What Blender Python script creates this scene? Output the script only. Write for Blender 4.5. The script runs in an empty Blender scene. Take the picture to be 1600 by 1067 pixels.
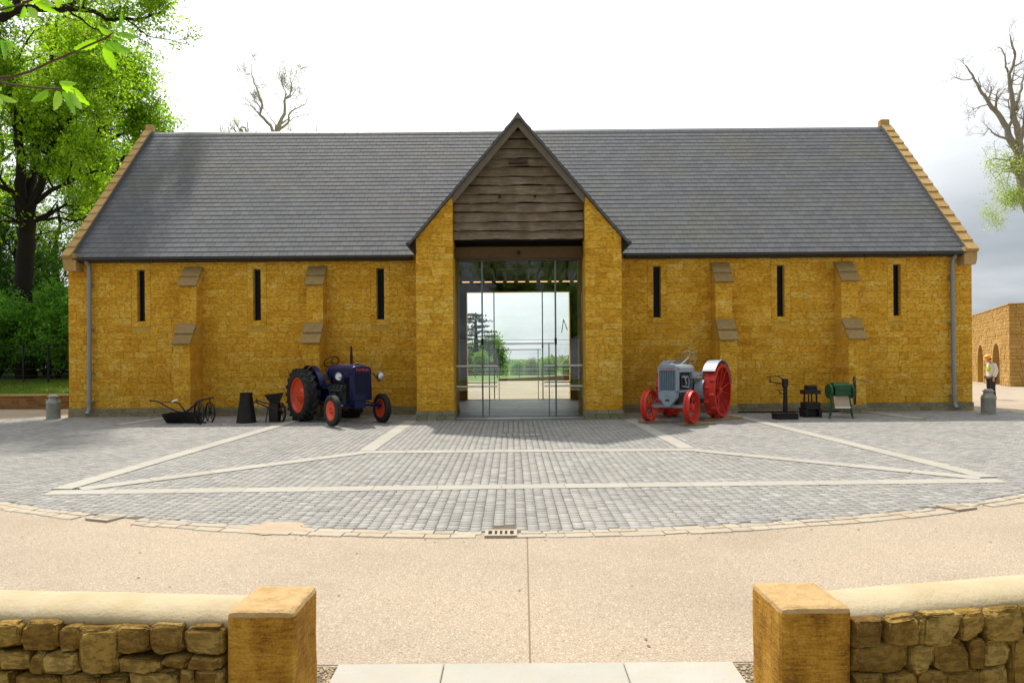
import bpy, bmesh, math, random
import numpy as np
from mathutils import Vector, Matrix, noise
R = math.radians
rnd = random.Random(11)
nr = np.random.RandomState(5)
sc = bpy.context.scene
col = sc.collection
F = 1067.0                       # focal length in photograph pixels (24 mm lens)

# ------------------------------------------------------------------ camera
cd = bpy.data.cameras.new('camera'); cam = bpy.data.objects.new('camera', cd); col.objects.link(cam)
cd.lens = 24.0; cd.sensor_width = 36.0; cd.shift_y = 34.5 / 1600; cd.clip_end = 6000; cd.clip_start = 0.05
cam.matrix_world = Matrix.Translation((0, 0, 1.5)) @ Matrix.Rotation(R(90), 4, 'X') @ Matrix.Rotation(R(-0.43), 4, 'Z')
sc.camera = cam

# ------------------------------------------------------------------ light
SUN_EL, SUN_AZ = 60.0, -20.0
sund = Vector((math.sin(R(SUN_AZ)) * math.cos(R(SUN_EL)), math.cos(R(SUN_AZ)) * math.cos(R(SUN_EL)), math.sin(R(SUN_EL))))
sl = bpy.data.lights.new('sun', 'SUN'); so = bpy.data.objects.new('sun', sl); col.objects.link(so)
sl.energy = 4.2; sl.angle = R(1.6); sl.color = (1.0, 0.93, 0.82)
so.rotation_euler = sund.to_track_quat('Z', 'Y').to_euler(); so.location = (0, 0, 30)
sc.view_settings.view_transform = 'Standard'; sc.view_settings.look = 'None'
sc.view_settings.exposure = 0.24; sc.view_settings.gamma = 1.0; sc.view_settings.use_curve_mapping = False

SEED = 21.0
W = bpy.data.worlds.new('World'); sc.world = W; W.use_nodes = True
nt = W.node_tree; nt.nodes.clear()
class NB:
    """small node builder"""
    def __init__(s, tree): s.t = tree
    def n(s, typ, **kw):
        nd = s.t.nodes.new(typ)
        for k, v in kw.items(): setattr(nd, k, v)
        return nd
    def put(s, sock, val):
        if isinstance(val, bpy.types.NodeSocket): s.t.links.new(val, sock)
        elif isinstance(val, (tuple, list)) and len(val) == 3 and sock.type == 'RGBA': sock.default_value = (*val, 1)
        else: sock.default_value = val
    def math(s, op, a, b=0.0, clamp=False):
        m = s.n('ShaderNodeMath', operation=op, use_clamp=clamp); s.put(m.inputs[0], a); s.put(m.inputs[1], b); return m.outputs[0]
    def vmath(s, op, a, b=(0, 0, 0)):
        m = s.n('ShaderNodeVectorMath', operation=op); s.put(m.inputs[0], a); s.put(m.inputs[1], b)
        return m.outputs['Value'] if op == 'DOT_PRODUCT' else m.outputs[0]
    def noise(s, vec, scale, detail=4, rough=0.6):
        m = s.n('ShaderNodeTexNoise'); s.put(m.inputs['Vector'], vec); m.inputs['Scale'].default_value = scale
        m.inputs['Detail'].default_value = detail; m.inputs['Roughness'].default_value = rough; return m.outputs['Fac']
    def ramp(s, fac, stops, interp='LINEAR'):
        m = s.n('ShaderNodeValToRGB'); s.put(m.inputs[0], fac); cr = m.color_ramp; cr.interpolation = interp
        while len(cr.elements) < len(stops): cr.elements.new(0.5)
        for e, (p, c) in zip(cr.elements, stops):
            e.position = p; e.color = (*c, 1) if isinstance(c, tuple) else (c, c, c, 1)
        return m.outputs[0]
    def mix(s, fac, a, b, blend='MIX'):
        m = s.n('ShaderNodeMix', data_type='RGBA', blend_type=blend)
        s.put(m.inputs[0], fac); s.put(m.inputs[6], a); s.put(m.inputs[7], b); return m.outputs[2]
b = NB(nt)
sky = b.n('ShaderNodeTexSky', sky_type='NISHITA', sun_disc=False, sun_elevation=R(SUN_EL), sun_rotation=R(SUN_AZ))
d = b.n('ShaderNodeTexCoord').outputs['Generated']
sep = b.n('ShaderNodeSeparateXYZ'); b.put(sep.inputs[0], d)
zc = b.math('ADD', b.math('ABSOLUTE', sep.outputs[2]), 0.16)
comb = b.n('ShaderNodeCombineXYZ')
b.put(comb.inputs[0], b.math('DIVIDE', sep.outputs[0], zc)); b.put(comb.inputs[1], b.math('DIVIDE', sep.outputs[1], zc)); comb.inputs[2].default_value = SEED
cl = b.noise(comb.outputs[0], 0.62, 7, 0.55)
cloud = b.ramp(cl, [(0.34, (0.40, 0.435, 0.475)), (0.46, (0.52, 0.555, 0.59)), (0.56, (0.66, 0.69, 0.715)), (0.70, (0.90, 0.91, 0.91))])
cs = b.n('ShaderNodeVectorMath', operation='SCALE'); b.put(cs.inputs[0], cloud); cs.inputs['Scale'].default_value = 8.6
dot = b.vmath('DOT_PRODUCT', d, tuple(sund))
mr = b.n('ShaderNodeMapRange', interpolation_type='SMOOTHSTEP'); b.put(mr.inputs[0], dot)
mr.inputs[1].default_value = 0.36; mr.inputs[2].default_value = 0.72; mr.inputs[3].default_value = 0; mr.inputs[4].default_value = 9.0
gl = b.n('ShaderNodeVectorMath', operation='SCALE'); gl.inputs[0].default_value = (1.0, 0.99, 0.96); b.put(gl.inputs['Scale'], mr.outputs[0])
tot = b.vmath('ADD', cs.outputs[0], gl.outputs[0])
fin = b.mix(0.10, tot, sky.outputs[0])
bg = b.n('ShaderNodeBackground'); b.put(bg.inputs[0], fin); bg.inputs[1].default_value = 0.1
wo = b.n('ShaderNodeOutputWorld'); nt.links.new(bg.outputs[0], wo.inputs[0])

# ------------------------------------------------------------------ ground height and pixel helpers
def gz(Y):
    if Y < -12: Y = -12
    if Y < 20: return -0.025 * (20 - Y)
    if Y < 90: return 0.0
    if Y < 220: return -6.0 * (Y - 90) / 130
    if Y < 400: return -6.0 + (Y - 220) / 180
    return -5.0 + 12.0 * (Y - 400) / 1600
def lv(x, y): return y + (x - 800) * 0.0075          # take the camera's small roll out of a pixel row
def at(x, y, Y): return Vector(((x - 800) / F * Y, Y, 1.5 - (lv(x, y) - 568) / F * Y))
def ground(x, y):
    yy = lv(x, y); Y = 2134 / (yy - 541.3)
    if Y > 20: Y = 1600 / (yy - 568)
    return Vector(((x - 800) / F * Y, Y, gz(Y)))

# ------------------------------------------------------------------ materials
MATS = {}
def mat(name, color, rough=0.7, metal=0.0, var=0.15, scale=6.0, bump=0.0, bscale=60.0, rand=0.0, spec=0.4,
        dirt=None, dirt_scale=2.0, dirt_amt=0.5, coat=0.0):
    m = bpy.data.materials.new(name); m.use_nodes = True; b = NB(m.node_tree)
    p = m.node_tree.nodes['Principled BSDF']
    geo = b.n('ShaderNodeNewGeometry'); pos = geo.outputs['Position']
    c = tuple(color)
    n1 = b.noise(pos, scale, 5)
    f = b.math('MULTIPLY_ADD', n1, 2 * var); m.node_tree.nodes[-1].inputs[2].default_value = 1 - var
    if rand:
        oi = b.n('ShaderNodeObjectInfo')
        r = b.math('FRACT', b.math('ADD', oi.outputs['Random'], geo.outputs['Random Per Island']))
        g = b.math('MULTIPLY_ADD', r, 2 * rand); m.node_tree.nodes[-1].inputs[2].default_value = 1 - rand
        f = b.math('MULTIPLY', f, g)
    hs = b.n('ShaderNodeHueSaturation'); b.put(hs.inputs['Color'], c); b.put(hs.inputs['Value'], f)
    out = hs.outputs[0]
    if dirt:
        dn = b.ramp(b.noise(pos, dirt_scale, 6, 0.65), [(0.48, 0.0), (0.68, 1.0)])
        out = b.mix(b.math('MULTIPLY', dn, dirt_amt), out, dirt)
    b.put(p.inputs['Base Color'], out); p.inputs['Roughness'].default_value = rough
    p.inputs['Metallic'].default_value = metal; p.inputs['Specular IOR Level'].default_value = spec
    p.inputs['Coat Weight'].default_value = coat
    if bump:
        bm_ = b.n('ShaderNodeBump'); bm_.inputs['Strength'].default_value = bump; bm_.inputs['Distance'].default_value = 0.02
        b.put(bm_.inputs['Height'], b.noise(pos, bscale, 6, 0.7)); b.put(p.inputs['Normal'], bm_.outputs[0])
    MATS[name] = m; return m

def stone_mat(name, stops, pit=(0.20, 0.095, 0.012), pitamt=0.75, bump=0.5, sc1=5.0, mortar=False, rw=0.24, pscale=11):
    m = bpy.data.materials.new(name); m.use_nodes = True; b = NB(m.node_tree)
    p = m.node_tree.nodes['Principled BSDF']
    geo = b.n('ShaderNodeNewGeometry'); pos = geo.outputs['Position']
    oi = b.n('ShaderNodeObjectInfo')
    r = b.math('FRACT', b.math('ADD', oi.outputs['Random'], geo.outputs['Random Per Island']))
    n1 = b.noise(pos, sc1, 5, 0.65); n2 = b.noise(pos, 0.55, 3)
    t = b.math('ADD', b.math('MULTIPLY', r, rw if not mortar else 0.0), b.math('ADD', b.math('MULTIPLY', n1, 0.5), b.math('MULTIPLY', n2, 0.35)))
    c = b.ramp(b.math('SUBTRACT', t, 0.10), stops)
    # small fossil pits and rusty veins of the ironstone
    mp = b.n('ShaderNodeMapping'); mp.inputs['Scale'].default_value = (1, 1, 2.4); b.put(mp.inputs['Vector'], pos)
    v = b.ramp(b.noise(mp.outputs[0], pscale, 5, 0.8), [(0.50, 0.0), (0.63, 1.0)])
    c = b.mix(b.math('MULTIPLY', v, pitamt), c, pit)
    v2 = b.ramp(b.noise(mp.outputs[0], pscale * .45, 6, 0.7), [(0.52, 0.0), (0.66, 1.0)])
    c = b.mix(b.math('MULTIPLY', v2, pitamt * .32), c, pit)
    stain = b.ramp(b.noise(pos, 0.9, 4, 0.6), [(0.5, 0.0), (0.75, 0.5)])
    c = b.mix(stain, c, (stops[0][1]), 'MIX')
    b.put(p.inputs['Base Color'], c); p.inputs['Roughness'].default_value = 0.9; p.inputs['Specular IOR Level'].default_value = 0.2
    bm_ = b.n('ShaderNodeBump'); bm_.inputs['Strength'].default_value = bump; bm_.inputs['Distance'].default_value = 0.02
    b.put(bm_.inputs['Height'], b.math('ADD', b.noise(pos, 45, 6, 0.75), b.math('MULTIPLY', v, -0.6))); b.put(p.inputs['Normal'], bm_.outputs[0])
    MATS[name] = m; return m

GOLD = [(0.2, (0.60, 0.275, 0.020)), (0.38, (0.78, 0.415, 0.034)), (0.6, (0.86, 0.505, 0.060)), (0.85, (0.90, 0.63, 0.16))]
M_gold = stone_mat('golden_ironstone', GOLD, pit=(0.42, 0.185, 0.018), pitamt=0.66, bump=0.9, rw=0.36, sc1=3.5)
M_mortar = stone_mat('lime_mortar', [(0.2, (0.55, 0.33, 0.05)), (0.8, (0.68, 0.46, 0.12))], pitamt=0.2, mortar=True)
M_plinth = stone_mat('grey_plinth_stone', [(0.2, (0.19, 0.175, 0.11)), (0.5, (0.30, 0.28, 0.18)), (0.8, (0.42, 0.39, 0.27))], pit=(0.08, 0.06, 0.03), pitamt=0.5)
M_cap = stone_mat('dressed_cap_stone', [(0.2, (0.27, 0.18, 0.07)), (0.8, (0.42, 0.29, 0.13))], pit=(0.15, 0.10, 0.04), pitamt=0.35)
M_coping = stone_mat('coping_stone', [(0.2, (0.44, 0.27, 0.09)), (0.8, (0.60, 0.42, 0.19))], pit=(0.25, 0.15, 0.05), pitamt=0.3)
M_rubble = stone_mat('rubble_stone', [(0.15, (0.12, 0.062, 0.012)), (0.4, (0.24, 0.14, 0.028)), (0.62, (0.38, 0.245, 0.058)), (0.85, (0.50, 0.36, 0.12))], pit=(0.09, 0.05, 0.012), bump=0.8, sc1=12, rw=0.45, pitamt=0.32, pscale=16)
M_pillar = stone_mat('sawn_pillar_stone', [(0.2, (0.48, 0.25, 0.03)), (0.45, (0.56, 0.32, 0.05)), (0.75, (0.63, 0.40, 0.09))], pit=(0.28, 0.14, 0.02), pitamt=0.08, bump=0.4, mortar=True, sc1=3.5, pscale=40)
def pillar_mat():
    m = bpy.data.materials.new('sawn_grained_stone'); m.use_nodes = True; b = NB(m.node_tree); p = m.node_tree.nodes['Principled BSDF']
    pos = b.n('ShaderNodeNewGeometry').outputs['Position']
    mp = b.n('ShaderNodeMapping'); mp.inputs['Scale'].default_value = (3, 3, 26); b.put(mp.inputs['Vector'], pos)
    mv = b.n('ShaderNodeMapping'); mv.inputs['Scale'].default_value = (11, 11, 2.2); b.put(mv.inputs['Vector'], pos)
    g = b.noise(mp.outputs[0], 3.0, 6, 0.75); s_ = b.noise(mv.outputs[0], 1.0, 5, 0.65); f = b.noise(pos, 70, 4, 0.7); big = b.noise(pos, 5, 4, .6)
    t = b.math('ADD', b.math('ADD', b.math('MULTIPLY', g, 0.35), b.math('MULTIPLY', s_, 0.25)), b.math('ADD', b.math('MULTIPLY', f, 0.25), b.math('MULTIPLY', big, 0.25)))
    c = b.ramp(t, [(0.45, (0.15, 0.065, 0.009)), (0.54, (0.36, 0.175, 0.020)), (0.62, (0.50, 0.28, 0.04)), (0.74, (0.64, 0.43, 0.12))])
    b.put(p.inputs['Base Color'], c); p.inputs['Roughness'].default_value = 0.92; p.inputs['Specular IOR Level'].default_value = 0.2
    bm_ = b.n('ShaderNodeBump'); bm_.inputs['Strength'].default_value = 0.9; bm_.inputs['Distance'].default_value = 0.008
    b.put(bm_.inputs['Height'], b.math('ADD', g, f)); b.put(p.inputs['Normal'], bm_.outputs[0]); return m
M_pillar = pillar_mat()
M_farstone = stone_mat('ochre_rubble', [(0.2, (0.38, 0.21, 0.06)), (0.5, (0.52, 0.32, 0.10)), (0.8, (0.62, 0.43, 0.18))], pit=(0.25, 0.13, 0.03))
M_slate = mat('roof_slate', (0.130, 0.134, 0.147), rough=0.8, var=0.12, scale=0.9, bump=0.2, bscale=30, rand=0.12, spec=0.25, dirt=(0.145, 0.138, 0.095), dirt_scale=0.45, dirt_amt=0.4)
M_lead = mat('lead', (0.14, 0.145, 0.155), rough=0.5, var=0.2, metal=0.3)
M_zinc = mat('grey_painted_metal', (0.24, 0.26, 0.29), rough=0.4, var=0.08, metal=0.3)
M_gutter = mat('gutter_metal', (0.05, 0.052, 0.055), rough=0.4, var=0.1, metal=0.4)
M_sett = mat('grey_sett', (0.275, 0.268, 0.255), rough=0.8, var=0.2, scale=0.7, bump=0.2, bscale=50, rand=0.17, dirt=(0.33, 0.31, 0.27), dirt_scale=1.3, dirt_amt=0.5)
M_sand = mat('joint_sand', (0.13, 0.105, 0.072), rough=0.95, var=0.25, scale=3, bump=0.5, bscale=150)
M_band = mat('pale_limestone', (0.35, 0.335, 0.295), rough=0.8, var=0.12, scale=2.5, bump=0.2, bscale=80, rand=0.05, dirt=(0.38, 0.33, 0.25), dirt_scale=2.2, dirt_amt=0.4)
M_kerb = mat('pale_kerb_stone', (0.40, 0.35, 0.275), rough=0.85, var=0.2, scale=6, bump=0.6, bscale=40, rand=0.08, dirt=(0.40, 0.29, 0.17), dirt_scale=3, dirt_amt=0.6)
M_floor = mat('lobby_floor_stone', (0.27, 0.265, 0.26), rough=0.5, var=0.2, scale=2, rand=0.32, spec=0.4)
M_flag = mat('pale_flagstone', (0.40, 0.385, 0.34), rough=0.8, var=0.12, scale=4, bump=0.3, bscale=30, rand=0.06, dirt=(0.42, 0.36, 0.26), dirt_scale=3, dirt_amt=0.45)
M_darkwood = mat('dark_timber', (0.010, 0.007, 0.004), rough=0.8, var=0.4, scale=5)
M_beam = mat('oak_beam', (0.09, 0.048, 0.014), rough=0.75, var=0.3, scale=5, bump=0.3)
M_soot = mat('dark_void', (0.010, 0.010, 0.010), rough=0.9, var=0.2)
M_iron = mat('black_iron', (0.014, 0.014, 0.015), rough=0.55, var=0.4, scale=12, metal=0.3, dirt=(0.05, 0.028, 0.015), dirt_scale=8, dirt_amt=0.5)
M_rust = mat('rusty_brown_iron', (0.06, 0.032, 0.02), rough=0.7, var=0.5, scale=14, dirt=(0.02, 0.018, 0.016), dirt_scale=9, dirt_amt=0.7)
M_churn = mat('galvanised_churn', (0.30, 0.30, 0.27), rough=0.5, metal=0.35, var=0.25, scale=9, bump=0.2, bscale=30, dirt=(0.17, 0.14, 0.10), dirt_scale=6, dirt_amt=0.6)
M_white = mat('white_metal', (0.72, 0.73, 0.72), rough=0.4, var=0.05)
M_steel = mat('steel_fitting', (0.16, 0.19, 0.20), rough=0.35, metal=0.7, var=0.1)
M_plank = mat('weathered_plank', (0.30, 0.20, 0.09), rough=0.85, var=0.3, scale=7, bump=0.4)
M_render = mat('lime_render_coping', (0.46, 0.38, 0.245), rough=0.9, var=0.10, scale=3, bump=0.55, bscale=28, dirt=(0.36, 0.27, 0.13), dirt_scale=2.6, dirt_amt=0.55)
M_earth = mat('dark_earth', (0.035, 0.024, 0.014), rough=1, var=0.4)
M_tyre = mat('black_rubber', (0.013, 0.013, 0.014), rough=0.65, var=0.3, scale=10, dirt=(0.07, 0.065, 0.055), dirt_scale=7, dirt_amt=0.35)
M_bluep = mat('dark_blue_paint', (0.002, 0.007, 0.065), rough=0.3, var=0.15, spec=0.28, dirt=(0.004, 0.006, 0.025), dirt_scale=5, dirt_amt=0.5)
M_orange = mat('orange_red_paint', (0.72, 0.075, 0.02), rough=0.4, var=0.12, spec=0.5, dirt=(0.45, 0.05, 0.02), dirt_scale=6, dirt_amt=0.4)
M_red = mat('red_paint', (0.62, 0.035, 0.02), rough=0.5, var=0.15, scale=8, dirt=(0.32, 0.03, 0.02), dirt_scale=6, dirt_amt=0.5)
M_greyp = mat('blue_grey_paint', (0.25, 0.32, 0.39), rough=0.5, var=0.15, scale=8, dirt=(0.14, 0.17, 0.19), dirt_scale=7, dirt_amt=0.5)
M_pale = mat('pale_grey_paint', (0.28, 0.33, 0.38), rough=0.4, var=0.08, dirt=(0.35, 0.37, 0.38), dirt_scale=6, dirt_amt=0.3)
M_core = mat('radiator_core', (0.07, 0.10, 0.135), rough=0.55, var=0.5, scale=12, metal=0.3)
M_engine = mat('oily_engine', (0.035, 0.038, 0.04), rough=0.5, var=0.5, scale=15, metal=0.3)
M_chrome = mat('lamp_glass', (0.6, 0.63, 0.66), rough=0.15, metal=0.8, var=0.1)
M_green = mat('green_paint', (0.008, 0.085, 0.025), rough=0.45, var=0.25, scale=9, dirt=(0.01, 0.05, 0.02), dirt_scale=7, dirt_amt=0.6)
M_cloth = mat('pale_board', (0.42, 0.33, 0.23), rough=0.85, var=0.2, scale=8)
M_skin = mat('skin', (0.52, 0.30, 0.21), rough=0.6, var=0.05)
M_shirt = mat('white_shirt', (0.72, 0.74, 0.74), rough=0.85, var=0.06)
M_hivis = mat('hivis_vest', (0.50, 0.66, 0.10), rough=0.8, var=0.08)
M_trouser = mat('dark_trousers', (0.035, 0.033, 0.038), rough=0.9, var=0.1)
M_helmet = mat('orange_helmet', (0.80, 0.36, 0.03), rough=0.35, var=0.04)
M_bark = mat('dark_bark', (0.014, 0.011, 0.008), rough=0.95, var=0.4, scale=5, bump=0.8, bscale=14)
M_skybark = mat('sunlit_pale_bark', (0.42, 0.385, 0.30), rough=.95, var=.2, scale=3)  # bark lightened so its colour carries the overexposed glare of the sky
M_palebark = mat('pale_bark', (0.27, 0.24, 0.19), rough=0.95, var=0.35, scale=3, bump=0.6, bscale=12)
M_twig = mat('brown_twig', (0.085, 0.045, 0.028), rough=0.8, var=0.2, scale=20)

def leaf_mat(name, c1, c2, trans=0.5, tcol=None):
    m = bpy.data.materials.new(name); m.use_nodes = True; b = NB(m.node_tree); t = m.node_tree
    p = t.nodes['Principled BSDF']; geo = b.n('ShaderNodeNewGeometry'); oi = b.n('ShaderNodeObjectInfo')
    r = b.math('FRACT', b.math('ADD', oi.outputs['Random'], geo.outputs['Random Per Island']))
    t2 = b.math('ADD', b.math('MULTIPLY', r, 0.45), b.math('MULTIPLY', b.noise(geo.outputs['Position'], 0.45, 3), 0.6))
    c = b.ramp(t2, [(0.25, c1), (0.8, c2)])
    b.put(p.inputs['Base Color'], c); p.inputs['Roughness'].default_value = 0.5; p.inputs['Specular IOR Level'].default_value = 0.3
    tr = b.n('ShaderNodeBsdfTranslucent')
    b.put(tr.inputs[0], b.mix(1.0, c, tcol or (1.9, 2.1, 1.0), 'MULTIPLY'))
    mx = b.n('ShaderNodeMixShader'); mx.inputs[0].default_value = trans
    t.links.new(p.outputs[0], mx.inputs[1]); t.links.new(tr.outputs[0], mx.inputs[2])
    t.links.new(mx.outputs[0], t.nodes['Material Output'].inputs[0]); MATS[name] = m; return m
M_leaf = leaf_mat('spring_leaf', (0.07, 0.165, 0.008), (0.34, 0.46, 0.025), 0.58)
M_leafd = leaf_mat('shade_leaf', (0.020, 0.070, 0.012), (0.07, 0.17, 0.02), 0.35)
M_shrub = leaf_mat('shrub_leaf', (0.04, 0.14, 0.022), (0.17, 0.34, 0.035), 0.5)
M_big = leaf_mat('large_fresh_leaf', (0.10, 0.26, 0.010), (0.28, 0.46, 0.02), 0.5)
M_palel = leaf_mat('pale_bud_leaf', (0.22, 0.30, 0.08), (0.36, 0.42, 0.12), 0.4)
M_cedar = leaf_mat('cedar_needles', (0.10, 0.13, 0.12), (0.16, 0.19, 0.175), 0.15, (1, 1, 1))  # needles lightened and greyed, with distance haze in their colour
M_far = leaf_mat('far_foliage', (0.11, 0.16, 0.09), (0.22, 0.27, 0.15), 0.3)  # paled and greyed: haze painted into the leaf colour
M_fargreen = leaf_mat('fresh_far_foliage', (0.09, 0.20, 0.02), (0.19, 0.33, 0.04), 0.4)

def gravel_mat():
    m = bpy.data.materials.new('bound_gravel'); m.use_nodes = True; b = NB(m.node_tree); p = m.node_tree.nodes['Principled BSDF']
    pos = b.n('ShaderNodeNewGeometry').outputs['Position']
    vo = b.n('ShaderNodeTexVoronoi'); b.put(vo.inputs['Vector'], pos); vo.inputs['Scale'].default_value = 120
    sp = b.n('ShaderNodeSeparateColor'); b.put(sp.inputs[0], vo.outputs['Color'])
    c = b.ramp(sp.outputs[0], [(0.0, (0.235, 0.18, 0.12)), (0.25, (0.345, 0.278, 0.208)), (0.8, (0.39, 0.32, 0.245)), (0.95, (0.45, 0.385, 0.305)), (1.0, (0.58, 0.52, 0.43))])
    big = b.ramp(b.noise(pos, 0.35, 5, 0.6), [(0.3, (0.84, 0.83, 0.81)), (0.5, (1.0, 1.0, 1.0)), (0.7, (1.10, 1.08, 1.04))])
    c = b.mix(1.0, c, big, 'MULTIPLY')
    sep = b.n('ShaderNodeSeparateXYZ'); b.put(sep.inputs[0], pos)
    b.put(p.inputs['Base Color'], c); p.inputs['Roughness'].default_value = 0.85; p.inputs['Specular IOR Level'].default_value = 0.25
    bm_ = b.n('ShaderNodeBump'); bm_.inputs['Strength'].default_value = 0.5; bm_.inputs['Distance'].default_value = 0.006
    b.put(bm_.inputs['Height'], b.math('SUBTRACT', 1.0, vo.outputs['Distance'])); b.put(p.inputs['Normal'], bm_.outputs[0])
    return m
M_gravel = gravel_mat()
M_pebble = mat('pebble', (0.36, 0.28, 0.18), rough=0.8, var=0.3, scale=30, rand=0.35)
M_grass = mat('grass_ground', (0.10, 0.17, 0.025), rough=0.95, var=0.4, scale=0.8, bump=0.4, bscale=20, dirt=(0.17, 0.17, 0.045), dirt_scale=0.5, dirt_amt=0.6)

def glass_mat(name, tint=(0.962, 0.985, 0.98), ior=1.5):
    m = bpy.data.materials.new(name); m.use_nodes = True; t = m.node_tree; t.nodes.clear(); b = NB(t)
    tr = b.n('ShaderNodeBsdfTransparent'); tr.inputs[0].default_value = (*tint, 1)
    g = b.n('ShaderNodeBsdfGlossy'); g.inputs['Roughness'].default_value = 0.0; g.inputs[0].default_value = (1, 1, 1, 1)
    fr = b.n('ShaderNodeFresnel'); fr.inputs[0].default_value = ior
    mx = b.n('ShaderNodeMixShader'); t.links.new(fr.outputs[0], mx.inputs[0]); t.links.new(tr.outputs[0], mx.inputs[1]); t.links.new(g.outputs[0], mx.inputs[2])
    o = b.n('ShaderNodeOutputMaterial'); t.links.new(mx.outputs[0], o.inputs[0]); return m
M_glass = glass_mat('pale_green_glass')
M_dglass = mat('dark_window_glass', (0.006, 0.007, 0.008), rough=0.25, var=0.05, spec=0.12)
def emit_mat(name, c, s):
    m = bpy.data.materials.new(name); m.use_nodes = True; p = m.node_tree.nodes['Principled BSDF']
    p.inputs['Base Color'].default_value = (0.8, 0.7, 0.5, 1); p.inputs['Emission Color'].default_value = (*c, 1); p.inputs['Emission Strength'].default_value = s; return m
M_lamp = emit_mat('warm_lamp', (1.0, 0.55, 0.25), 1.6)

def board_mat():
    m = bpy.data.materials.new('waney_board'); m.use_nodes = True; b = NB(m.node_tree); p = m.node_tree.nodes['Principled BSDF']
    pos = b.n('ShaderNodeNewGeometry').outputs['Position']; oi = b.n('ShaderNodeObjectInfo')
    mp = b.n('ShaderNodeMapping'); mp.inputs['Scale'].default_value = (0.9, 1, 9); b.put(mp.inputs['Vector'], pos)
    g = b.noise(mp.outputs[0], 2.2, 6, 0.7); st = b.noise(pos, 2.0, 4)
    c = b.ramp(b.math('ADD', b.math('MULTIPLY', g, 0.6), b.math('MULTIPLY', st, 0.45)), [(0.3, (0.05, 0.032, 0.018)), (0.5, (0.16, 0.118, 0.078)), (0.65, (0.28, 0.23, 0.17)), (0.8, (0.38, 0.34, 0.27))])
    c = b.mix(b.math('MULTIPLY', oi.outputs['Random'], 0.25), c, (0.16, 0.10, 0.055))
    b.put(p.inputs['Base Color'], c); p.inputs['Roughness'].default_value = 0.85
    bm_ = b.n('ShaderNodeBump'); bm_.inputs['Strength'].default_value = 0.6; bm_.inputs['Distance'].default_value = 0.02
    b.put(bm_.inputs['Height'], g); b.put(p.inputs['Normal'], bm_.outputs[0]); return m
M_board = board_mat()
M_eaves = mat('eaves_timber', (0.05, 0.033, 0.018), rough=.8)
M_barge = mat('weathered_barge_timber', (0.17, 0.14, 0.11), rough=0.85, var=0.25, scale=5, bump=0.3)

# ------------------------------------------------------------------ object helpers
WM = {}
def put(o, parent=None, label=None, cat=None, group=None, kind=None):
    if label: o['label'] = label
    if cat: o['category'] = cat
    if group: o['group'] = group
    if kind: o['kind'] = kind
    return o
def empty(name, loc=(0, 0, 0), rz=0.0, label=None, cat=None, group=None, parent=None):
    o = bpy.data.objects.new(name, None); col.objects.link(o); o.empty_display_size = 0.2
    o.location = loc; o.rotation_euler = (0, 0, rz)
    WM[o.name] = Matrix.Translation(loc) @ Matrix.Rotation(rz, 4, 'Z')
    return put(o, None, label, cat, group)
def link(name, me, material, parent=None, world=False):
    o = bpy.data.objects.new(name, me); col.objects.link(o)
    if material is not None and not me.materials:
        for mm in (material if isinstance(material, (list, tuple)) else [material]): me.materials.append(mm)
    wm = Matrix.Identity(4)
    if parent is not None:
        o.parent = parent; pw = WM.get(parent.name, Matrix.Identity(4))
        if world: o.matrix_parent_inverse = pw.inverted()
        else: wm = pw
    WM[o.name] = wm
    return o
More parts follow.
